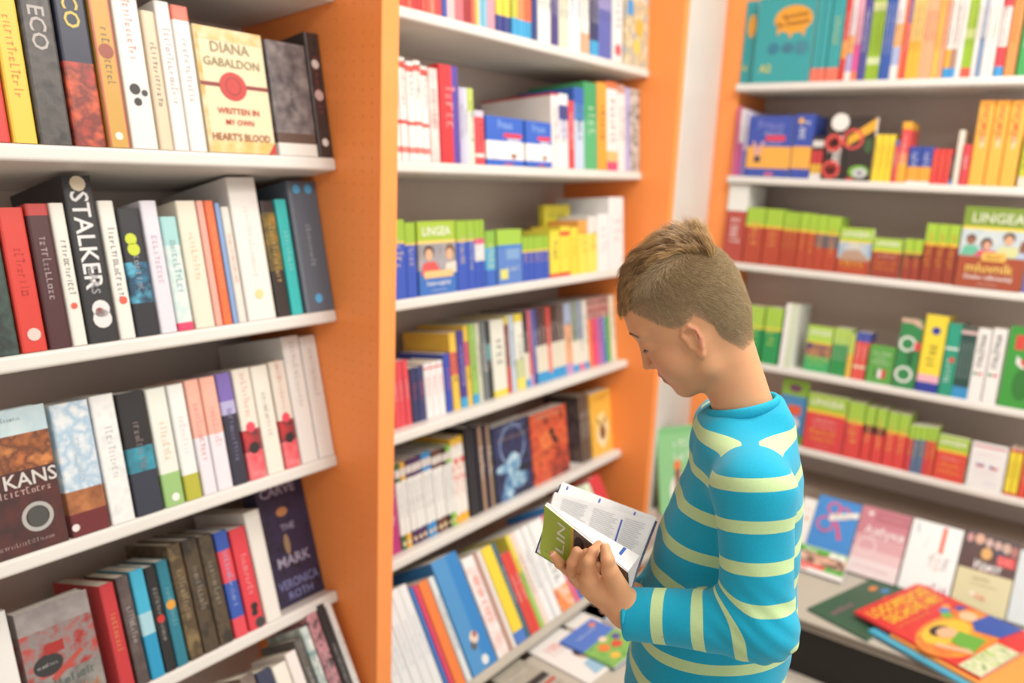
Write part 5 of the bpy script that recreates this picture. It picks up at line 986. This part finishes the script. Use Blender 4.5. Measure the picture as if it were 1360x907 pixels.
# ---------------------------------------------------------------- hair (strands rooted on the scalp)
rg = np.random.default_rng(3)
def hair_mat(name, a, b_):
    m, nt, b = principled(name, .42, .5)
    at_ = nt.nodes.new('ShaderNodeAttribute'); at_.attribute_name = 'shade'; cr = nt.nodes.new('ShaderNodeValToRGB')
    cr.color_ramp.elements[0].color = (*lin(a), 1); cr.color_ramp.elements[1].color = (*lin(b_), 1); nt.links.new(at_.outputs['Fac'], cr.inputs[0]); nt.links.new(cr.outputs[0], b.inputs['Base Color'])
    return m
M_HAIR = hair_mat('hair_short', '947E5C', 'D8C49C'); M_HAIRL = hair_mat('hair_long', '7A5A38', 'D6B07A')
tri = np.concatenate([hf[:, [0, 1, 2]], hf[:, [0, 2, 3]]]); tp_ = hv[tri]; cen = tp_.mean(1); qc = to_head(cen.astype(np.float32)).astype(float)
nrm = np.cross(tp_[:, 1]-tp_[:, 0], tp_[:, 2]-tp_[:, 0]); ar = np.linalg.norm(nrm, axis=1)/2; nrm /= (2*ar[:, None]+1e-12)
outw = (cen-from_head((-.2, 4., 0))); sgn = np.sign((nrm*outw).sum(1)).mean(); nrm *= 1 if sgn > 0 else -1
hm = hair_mask(qc); f_, u_, l_ = qc[:, 0], qc[:, 1], np.abs(qc[:, 2])
ear = (l_ > 6.7) & (np.abs(f_+.4) < 2.3) & (u_ < 3.3)
okm = (hm > 0) & (~ear) & (u_ > -6) & (f_ < 8.6)
topz = (l_ < 4.3-.1*np.clip(-f_, 0, 8)) & (u_ > 8.0) & (f_ > -7.0)
def sample(mask, n):
    ix = np.where(mask)[0]; w = ar[ix]/ar[ix].sum(); t = rg.choice(ix, n, p=w); a, b_ = rg.random(n), rg.random(n); s = a+b_ > 1; a[s], b_[s] = 1-a[s], 1-b_[s]
    P = tp_[t]; return P[:, 0]+(P[:, 1]-P[:, 0])*a[:, None]+(P[:, 2]-P[:, 0])*b_[:, None], nrm[t], t
def strands(name, root, paths, rad, m, shade, parent):
    """paths: (n, k, 3) world points -> 3-sided tapering tubes"""
    n, k, _ = paths.shape; T = np.gradient(paths, axis=1); T /= np.linalg.norm(T, axis=2, keepdims=True)+1e-12
    ref = np.tile(np.array([.3, .5, .81]), (n, k, 1)); a = np.cross(T, ref); a /= np.linalg.norm(a, axis=2, keepdims=True)+1e-12; b_ = np.cross(T, a)
    r = rad[:, None]*np.linspace(1, .25, k)[None]; V = np.stack([paths+r[..., None]*(a*math.cos(q)+b_*math.sin(q)) for q in (0, 2.094, 4.189)], 2)
    base = (np.arange(n)*k*3)[:, None, None]; i = (np.arange(k-1)*3)[None, :, None]; j = np.arange(3)[None, None, :]; j2 = (j+1) % 3
    F = np.stack([base+i+j, base+i+j2, base+i+3+j2, base+i+3+j], -1).reshape(-1, 4)
    return child(name, np_mesh(name, V.reshape(-1, 3), F, [m], dict(shade=np.repeat(shade, k*3))), parent)
Fv, Uv, Lv = HB[:, 0], HB[:, 1], HB[:, 2]
# short clipped sides and back
n = 42000; P, N, t = sample(okm, n); q = qc[t]
dn = np.stack([-.35-.25*(q[:, 0] < 0), -1.+0*q[:, 0], 0*q[:, 0]], 1); dn = dn@HB.T
up_ = np.clip((q[:, 1]-8.5)/4, 0, 1)[:, None]; flow = dn*(1-up_)+up_*(Fv*.9)
flow = flow-(flow*N).sum(1, keepdims=True)*N; flow /= np.linalg.norm(flow, axis=1, keepdims=True)+1e-9
ln = (.0022+.0058*np.clip(hm[t]/5.5, 0, 1))*rg.uniform(.7, 1.25, n)
dirv = N*.55+flow*.75+rg.normal(0, .16, (n, 3)); dirv /= np.linalg.norm(dirv, axis=1, keepdims=True)
s = np.linspace(0, 1, 4)[None, :, None]; paths = P[:, None]-N[:, None]*.0005+dirv[:, None]*ln[:, None, None]*s+flow[:, None]*ln[:, None, None]*.3*s*s
hair = strands('hair', None, paths, np.full(n, .0002), M_HAIR, rg.random(n)*.8+.1, boy)
# longer top, combed forward with a raised crown
n = 15000; P, N, t = sample(okm & (l_ < 4.2-.12*np.clip(-f_, 0, 8)) & (u_ > 8.2) & (f_ > -7.0), n); q = qc[t]
ff = q[:, 0]; crown = np.clip((-1.5-ff)/4.5, 0, 1)[:, None]
flow = Fv*1.0+Uv*.12+Lv*.12-Uv*(.22*np.clip(ff/6, 0, 1.4)[:, None])
flow = flow*(1-crown*.75)+(Uv*.9-Fv*.25)*crown*.75
flow = flow-.95*(flow*N).sum(1, keepdims=True)*N*(1-crown); flow /= np.linalg.norm(flow, axis=1, keepdims=True)
clump = np.round(q*1.1)/1.1; cr = np.stack([np.sin(clump@np.array(v)) for v in ((12.9, 78.2, 37.7), (39.3, 11.1, 83.1), (73.1, 52.2, 9.1))], 1)
ln = (.022+.007*(1-crown[:, 0]))*(1-.42*np.clip((ff-2.5)/4, 0, 1))*rg.uniform(.75, 1.2, n)*np.clip(.45+(4.2-l_[t])/3., .42, 1)
flow = flow+cr*.2+rg.normal(0, .07, (n, 3))
k = 7; s = np.linspace(0, 1, k)[None, :, None]
lift = N[:, None]*(.62+.55*crown[:, None])*ln[:, None, None]*(s-.62*s*s)
paths = P[:, None]+flow[:, None]*ln[:, None, None]*s+lift-N[:, None]*ln[:, None, None]*.28*s*s*s*(1-crown[:, None])-Uv*(np.clip((ff-3)/5, 0, 1)*ln*.12)[:, None, None]*s*s
# keep strands outside the skull
pq = to_head(paths.reshape(-1, 3).astype(np.float32)); dd = head_local(pq).reshape(n, k)*HS; push = np.clip(.0016+.003*rg.random((n, 1))-dd, 0, .03)*(np.arange(k) > 0)
g = (paths-from_head((-.2, 4.6, 0))); g /= np.linalg.norm(g, axis=2, keepdims=True); paths = paths+g*push[..., None]
strands('hair_top', None, paths, np.full(n, .0003), M_HAIRL, np.clip(.45+.35*cr[:, 0]+rg.normal(0, .2, n), 0, 1), hair)
# lashes and brows
def few(pts_a, pts_b, n, ln, dv, name, rad, shade=.0):
    w = rg.random(n)[:, None]; base = np.array(pts_a)*(1-w)+np.array(pts_b)*w; d = np.array(dv)+rg.normal(0, .12, (n, 3)); d /= np.linalg.norm(d, axis=1, keepdims=True)
    s = np.linspace(0, 1, 4)[None, :, None]; q = base[:, None]+d[:, None]*ln*s; return np.stack([from_head(x) for x in q.reshape(-1, 3)]).reshape(n, 4, 3), rad
M_LASH = hair_mat('lash', '4A3426', '8A6A4C')
for sg in (1, -1):
    LA = []; BR = []
    for i in range(26):
        a = i/25; l0 = 2.0+2.4*a; base = np.array((8.30-.42*(a-.35)**2*2.6-.25*a, 1.6+.1*math.sin(a*3.1), l0*sg)); d = np.array((.75, -.55, .35*sg*(a-.2)))
        d /= np.linalg.norm(d); LA.append([from_head(base+d*.62*t_+np.array((0, .10*t_*t_, 0))) for t_ in (0, .33, .66, 1)])
    for i in range(90):
        a = rg.random(); l0 = .9+3.7*a; base0 = np.array((12., 4.5-.10*(l0-2.4)**2+rg.normal(0, .09), l0*sg))
        # drop onto the face surface along -f
        ft = np.linspace(5.5, 9.8, 80); dd_ = head_local(np.stack([ft, np.full(80, base0[1]), np.full(80, l0)], 1).astype(np.float32)); ins_ = ft[dd_ < 0]
        if len(ins_) == 0: continue
        base = np.array((ins_.max(), base0[1], base0[2])); d = np.array((-.25*a, .25, .8*sg)); d /= np.linalg.norm(d)
        BR.append([from_head(base+d*.5*t_+np.array((.06, 0, 0))) for t_ in (0, .33, .66, 1)])
    o = strands('eyelashes', None, np.array(LA), np.full(len(LA), .00022), M_LASH, np.full(len(LA), .1), boy)
    o = strands('eyebrow', None, np.array(BR), np.full(len(BR), .00022), M_LASH, rg.random(len(BR)), boy)

# ---------------------------------------------------------------- the book in his hands
hb = empty('held_book', tuple(A3(770, 760, 1.085))); tag(hb, 'open lime green pocket dictionary held in both hands of the boy', 'book')
bpy.context.view_layer.update()
def hchild(name, mb, smooth=False):
    o = link(name, mb.mesh(name, smooth), hb); o.matrix_parent_inverse = hb.matrix_world.inverted(); return o
ST, SB, FT, FB = A3(717, 727, 1.098), A3(834, 800, 1.085), A3(723, 671, 1.062), A3(834, 761, 1.030)
RTp, RBp = A3(736, 653, 1.165), A3(868, 692, 1.125)
def pat(c00, c10, c11, c01, bulge=0., nrm=None):
    def f(u, v):
        p = (c00*(1-u)+c10*u)*(1-v)+(c01*(1-u)+c11*u)*v
        return p+(nrm*bulge*math.sin(math.pi*min(1, v)) if bulge else 0)
    return f
def slab(mb, f, n, th, m, u0=0, u1=1, v0=0, v1=1, U=8, V=8):
    G = [[f(u0+(u1-u0)*i/U, v0+(v1-v0)*j/V) for j in range(V+1)] for i in range(U+1)]; k = len(mb.v); mi = mb.mi(m)
    for off in (0, th):
        for i in range(U+1):
            for j in range(V+1): mb.v.append(tuple(G[i][j]+n*off))
    W_ = (U+1)*(V+1); I = lambda i, j, s: k+s*W_+i*(V+1)+j
    for i in range(U):
        for j in range(V):
            mb.f.append((I(i, j, 0), I(i+1, j, 0), I(i+1, j+1, 0), I(i, j+1, 0))); mb.f.append((I(i, j, 1), I(i, j+1, 1), I(i+1, j+1, 1), I(i+1, j, 1))); mb.m += [mi, mi]
    for i in range(U):
        for j in (0, V): mb.f.append((I(i, j, 0), I(i+1, j, 0), I(i+1, j, 1), I(i, j, 1))); mb.m.append(mi)
    for j in range(V):
        for i in (0, U): mb.f.append((I(i, j, 0), I(i, j+1, 0), I(i, j+1, 1), I(i, j, 1))); mb.m.append(mi)
ncov = np.cross(SB-ST, FT-ST); ncov /= np.linalg.norm(ncov); ncov *= np.sign(ncov@-FW)      # faces the camera
nrear = np.cross(SB-ST, RTp-ST); nrear /= np.linalg.norm(nrear); nrear *= np.sign(nrear@-FW)
fc = pat(ST, SB, FB, FT, -.004, ncov)
LIME = mat('A9BE3C'); DKL = LIME; YEL = mat('E0B83A'); PHO = mat('~6A5C58/8A7A74/4C4444'); NAVY = mat('1E2C6C'); PAPER = noisy('paper', 'E9EAEC', 'F1F2F3', 30, .75)
mb = MB(); slab(mb, fc, -ncov, .0007, LIME, 0, .325); slab(mb, fc, -ncov, .0007, YEL, .325, .355); slab(mb, fc, -ncov, .0007, PHO, .355, 1); hchild('front_cover', mb)
mb = MB(); slab(mb, lambda u, v: fc(u, .02+.965*v)-ncov*.0008, -ncov, .0062, M_PAGESW, .006, .994); hchild('page_block', mb)
fr = pat(ST-ncov*.008, SB-ncov*.012, RBp, RTp, -.006, nrear)
mb = MB(); slab(mb, fr, -nrear, .009, PAPER, .006, .994, .02, 1); hchild('page_block', mb)
f2 = pat(ST-nrear*.012, SB-nrear*.012, A3(872, 687, 1.15), A3(747, 640, 1.19), -.006, nrear)
mb = MB(); slab(mb, f2, -nrear, .0006, PAPER); hchild('page', mb)
f3 = lambda u, v: f2(u, v*1.0)-nrear*.004
mb = MB(); slab(mb, f3, -nrear, .0008, NAVY, -.01, 1.03, 0, .98); hchild('back_cover', mb)
# rounded spine strip
mb = MB(); pts = [ST+ncov*.0004, ST-UP*.012-ncov*.004, ST-UP*.012-ncov*.012, ST-nrear*.016]; pt2 = [SB+ncov*.0004, SB-UP*.012-ncov*.004, SB-UP*.012-ncov*.012, SB-nrear*.016]
for i in range(3): mb.quad(pts[i], pt2[i], pt2[i+1], pts[i+1], DKL)
hchild('spine', mb)
def onp(mb, f, n, polys, m, lift=.0005):
    for pl in polys: mb.poly([tuple(f(u, v)+n*lift) for u, v in pl], m)
def print_text(mb, s, f, n, u0, v0, v1, hgt, m, lift=.0006):
    """text running along v (spine to fore-edge), letter tops toward u=0"""
    v, fs, w = text_mesh(s); k = len(mb.v); sc = (v1-v0)/w
    for a, b_ in v: mb.v.append(tuple(f(u0-b_*hgt, (v0+v1)/2+a*sc)+n*lift))
    for q in fs: mb.f.append(tuple(k+i for i in q)); mb.m.append(mb.mi(m))
mb = MB(); print_text(mb, 'LIN', fc, ncov, .21, .16, .86, .095, mat('E8EAD2')); hchild('title', mb)
def disc(cu, cv, ru, rv, k=18): return [(cu+ru*math.cos(2*math.pi*i/k), cv+rv*math.sin(2*math.pi*i/k)) for i in range(k)]
mb = MB(); onp(mb, fc, ncov, [disc(.50, .52, .085, .26)], mat('B8806A'), .0005); onp(mb, fc, ncov, [disc(.60, .46, .07, .2)], mat('C08C74'), .0006); onp(mb, fc, ncov, [disc(.425, .60, .062, .27)], mat('2A1E1C'), .0007); hchild('cover_print', mb)
BLU = mat('3A68C8'); GRY = mat('D2D6DE'); 
mb = MB(); onp(mb, fr, nrear, [[(.705, .50), (.722, .50), (.722, .90), (.705, .90)]], BLU); hchild('blue_rule', mb)
for qd in ([(.80, .40), (.83, .40), (.83, .55), (.80, .55)],): mb = MB(); onp(mb, fr, nrear, [qd], BLU); hchild('blue_mark', mb)
fan = pat(FT-ncov*.006, FB-ncov*.003, A3(850, 738, 1.062), A3(727, 667, 1.085))
for i in range(4):
    mb = MB(); slab(mb, lambda u, v, i=i: fan(u, v*(1-.13*i))-nrear*(.0012*i)+ncov*.0*i, -nrear, .0004, PAPER, .004, .997, .0, 1, 8, 3); hchild('page', mb)
mb = MB(); onp(mb, fan, nrear, [[(.83, .45), (.86, .45), (.86, .95), (.83, .95)]], BLU, .0007); hchild('blue_mark', mb)
mb = MB()
for c0, c1 in ((.10, .38), (.42, .68), (.74, .95)):
    v_ = .30
    while v_ < .95:
        e = c1-rg.random()*.06; onp(mb, fr, nrear, [[(c0, v_), (e, v_), (e, v_+.011), (c0, v_+.011)]], GRY, .0004); v_ += .026
o = hchild('printed_lines', mb); o['kind'] = 'stuff'
for x in (.06, .41, .78): mb = MB(); onp(mb, f2, nrear, [[(x, .92), (x+.018, .92), (x+.018, .97), (x, .97)]], BLU); hchild('blue_mark', mb)
import re
# ---------------------------------------------------------------- labels
ORD = ['first', 'second', 'third', 'fourth', 'fifth', 'sixth', 'seventh', 'eighth', 'ninth', 'tenth']
byrow = {}
for rec in REC: byrow.setdefault(rec[2]['name'], []).append(rec)
for nm, recs in byrow.items():
    ph = recs[0][2]['phrase']; looks = [r_[1] for r_ in recs]; keys = [r_[3] for r_ in recs]
    groups = {}
    for r_ in recs: groups.setdefault(r_[1], set()).add(r_[3])
    for i, r_ in enumerate(recs):
        look = r_[1]
        if len(groups[look]) > 1 and 'row of' not in look and 'pair' not in look:
            j = i+1
            while j < len(recs) and recs[j][1] == look: j += 1
            k = i-1
            while k >= 0 and recs[k][1] == look: k -= 1
            nb = recs[k][1] if k >= 0 else (recs[j][1] if j < len(recs) else '')
            look = look+' beside the '+' '.join(w for w in nb.split() if w not in ('slim', 'thick', 'tall', 'small', 'narrow', 'short'))[:40].rsplit(' beside', 1)[0]
        lab = look+', '+ph
        w = re.findall(r'\w+', lab)
        if len(w) > 16: lab = look
        w = re.findall(r'\w+', lab)
        if len(w) > 16: lab = ' '.join(lab.split()[:13])
        if len(lab.split()) < 4: lab += ' on the shelf'
        r_.append(lab)
    cnt = {}
    for r_ in recs: cnt[r_[5]] = cnt.get(r_[5], 0)+1
    for r_ in recs:
        tag(r_[0], r_[5], 'book')
        if cnt[r_[5]] > 1: r_[0]['group'] = 'alike books on the '+ph
